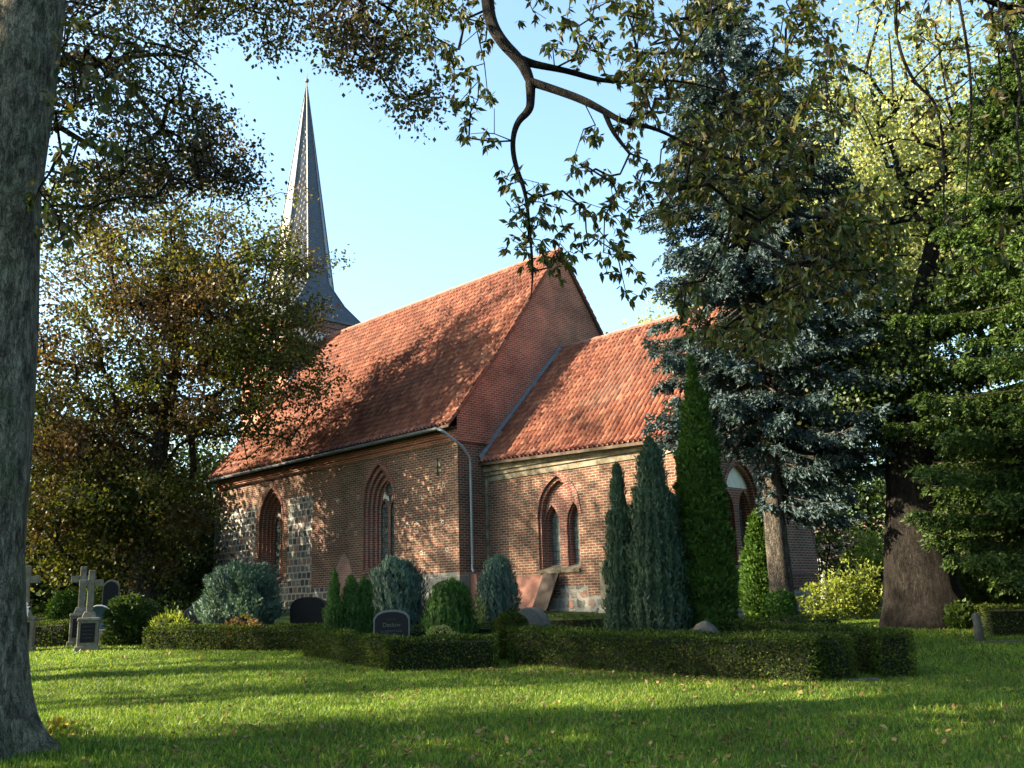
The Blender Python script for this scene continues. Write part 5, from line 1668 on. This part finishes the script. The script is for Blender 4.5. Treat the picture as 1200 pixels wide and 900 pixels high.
mb = MB(); mb.mesh([(-4.3, -3.4, 2.45), (4.3, -3.4, 2.45), (4.3, 0, 5.1), (-4.3, 0, 5.1), (4.3, 3.4, 2.45), (-4.3, 3.4, 2.45)], [(0, 1, 2, 3), (3, 2, 4, 5)]); ro = mb.build('roof', [MAT['house_roof']], hs_)
mb = MB(); mb.box((1.2, -.3, 4.4), (1.8, .3, 5.8)); mb.build('chimney', [MAT['brick_trim']], ro)
for x in (-2.6, -.4, 1.9):
    mb = MB(); mb.box((x - .5, -3.04, 1.0), (x + .5, -3.0, 2.2)); w_ = mb.build('window', [MAT['white_paint']], hs_); mb = MB(); mb.box((x - .42, -3.06, 1.08), (x + .42, -3.041, 2.12)); mb.build('pane', [MAT['glass']], w_)

# trees west of the lawn, outside the picture, whose shade falls across it
shade = [(-20, 5.0, 1.8, 17.5, 5.3, 560, -1.2, .8), (-21.5, 8.6, 1.0, 8.0, 4.3, 420, -1.2, .8), (-22, -3.5, 3, 14, 4.5, 120, -.7, .8), (-30, 16.6, 12.8, 21.5, 4.5, 260, -.75, 1.1), (-30, 26, 5, 25.0, 5.4, 400, -.3, 1.15), (-27, 12.4, 3, 17.5, .36, 40, -3, 1.6), (-32, 11.0, 18.0, 26, 3.6, 220, -.6, 1.1),
         (-32, 36.5, 4, 22.5, 5.6, 330, -.38, 1.1), (-36, 47.5, 4, 22, 5.8, 260, -.4, 1.1)]
for k, (x, y, zl, zh, rr, nt_, gp_, gs_) in enumerate(shade):
    p = on_ground((x, y, 0))
    broadleaf('churchyard_tree', 'tree beyond the left edge that shades the lawn', p, p + np.array([0, 0, zh * .7]), .35, [((x, y, (zl + zh) / 2), (rr, rr, (zh - zl) / 2), nt_)], MAT['l_dark'], MAT['bark_dark'], .016, .24, .17, 50, .5, 'trees outside the left edge', seed=90 + k, step=1., gap=gp_, s=gs_)

# ------------------------------------------------------------------ grass, leaf litter, graves' soil
def patch(name, label, pts, mat_, lift):
    V = []; n = len(pts)
    me = MB(); me.poly([(x, y, float(gz(x, y)) + lift) for x, y in pts])
    o = me.build(name, [mat_]); return tag(o, label, 'soil', kind='structure')


rng = np.random.default_rng(77)


def scatter(n, y0, y1, rng, k=.62, pad=.6, power=1.):
    y = y0 * (y1 / y0) ** (rng.uniform(0, 1, n) ** power)
    x = rng.uniform(-1, 1, n) * (y * k + pad)
    return x, y


x, y = scatter(430000, 8.6, 27, rng)
d = .5 + .5 * np.clip(lump(np.stack([x, y, x * 0], 1), 1.1), -1, 1)
hgt = rng.uniform(.028, .065, len(x)) * (.8 + .5 * d)
base = np.stack([x, y, gz(x, y) - .005], 1)
lean = rng.normal(size=(len(x), 2)) * .55
tip = base + np.stack([lean[:, 0] * hgt, lean[:, 1] * hgt, hgt], 1)
a = rng.uniform(0, math.pi, len(x)); w = .0042 * (y / 9) ** .9 * rng.uniform(.7, 1.3, len(x))
sv = np.stack([np.cos(a) * w, np.sin(a) * w, np.zeros_like(a)], 1)
V = np.stack([base - sv, base + sv, tip], 1).reshape(-1, 3)
tag(npmesh('grass', V, np.arange(len(V)).reshape(-1, 3), MAT['grass']), 'short mown green grass of the lawn', 'grass', kind='stuff')
# taller tufts near the camera and round the trunk
x, y = scatter(2600, 8.6, 13, rng)
c = np.stack([x, y], 1); near = rng.normal(size=(900, 2)) * [.55, .5] + [tb[0] + .35, tb[1] - .35]; c = np.concatenate([c, near])
C_ = np.repeat(c, 7, 0) + rng.normal(size=(len(c) * 7, 2)) * .03
P = np.stack([C_[:, 0], C_[:, 1], gz(C_[:, 0], C_[:, 1]) - .01], 1)
D = rng.normal(size=P.shape) * .45 + np.array([0, 0, 1.]); Ls = rng.uniform(.06, .13, len(P))
V, F = leaves(P, D, Ls, Ls * .13, rng=rng)
tag(npmesh('grass_tufts', V, F, MAT['grass']), 'longer grass tufts and weeds in the lawn', 'grass', kind='stuff')
# fallen leaves
x, y = scatter(11000, 8.8, 26, rng, power=.8)
keep = (lump(np.stack([x, y, x * 0], 1), .8, 2.) + rng.uniform(-.8, .8, len(x))) > .25
x, y = x[keep], y[keep]
x3, y3 = scatter(2600, 8.8, 12.5, rng, k=.6); x = np.concatenate([x, x3]); y = np.concatenate([y, y3])
hf = np.concatenate([np.array([a_ + (b__ - a_) * u for u in rng.uniform(0, 1, 420)]) for a_, b__ in ((gpx(596, 784)[:2], gpx(957, 806)[:2]), (gpx(380, 776)[:2], gpx(590, 789)[:2]))]) + rng.normal(size=(840, 2)) * [.4, .32]
x = np.concatenate([x, hf[:, 0]]); y = np.concatenate([y, hf[:, 1]])
P = np.stack([x, y, gz(x, y) + rng.uniform(.02, .05, len(x))], 1)
D = rng.normal(size=P.shape) * np.array([1, 1, .4]); Ls = rng.uniform(.03, .095, len(P))
V, F = leaves(P, D, Ls, Ls * rng.uniform(.35, .8, len(P)), up=np.array([0, 0, 1.]), rng=rng)
tag(npmesh('fallen_leaves', V, F, MAT['litter']), 'brown fallen leaves scattered on the lawn', 'leaf litter', kind='stuff')
# yellow leaves at the foot of the trunk
q = gpx(66, 862)
P = q + rng.normal(size=(60, 3)) * np.array([.12, .1, .05]) + np.array([0, 0, .08])
V, F = leaves(P, rng.normal(size=P.shape) * .6 + np.array([0, 0, .4]), .09, .06, rng=rng)
o = npmesh('weed', V - q, F, m_leaf('yellow_weed_leaf', [(.26, .19, .015), (.2, .16, .02), (.08, .10, .02)], .3)); o.location = tuple(q); tag(o, 'yellow leafy weed at the foot of the foreground trunk', 'weed')
# grave kerbs
k1 = gpx(1012, 798)
mb = MB(); mb.box((-.25, -.05, -.1), (.22, .05, .035)); o = mb.build('grave_kerb', [MAT['kerb']], None, bevel=.008, loc=tuple(k1), rz=.1); tag(o, 'grey kerb stone in the gap between the clipped hedge ends', 'kerb stone')
k1 = gpx(1178, 753)
mb = MB(); mb.box((-.75, -.1, -.1), (.8, .12, .035)); o = mb.build('grave_kerb', [MAT['kerb']], None, bevel=.008, loc=tuple(k1), rz=-.05); tag(o, 'stone kerb before the dark hedge at the right edge', 'kerb stone')
# old post
k1 = gpx(1148, 752)
mb = MB(); mb.tube([(0, 0, -.1), (.01, 0, .25), (-.01, 0, .52), (0, 0, .56)], [.10, .085, .08, .03], 9); o = mb.build('stone_post', [MAT['kerb']], None, True, loc=tuple(k1)); tag(o, 'short weathered stone post at the end of the right hedge', 'post')
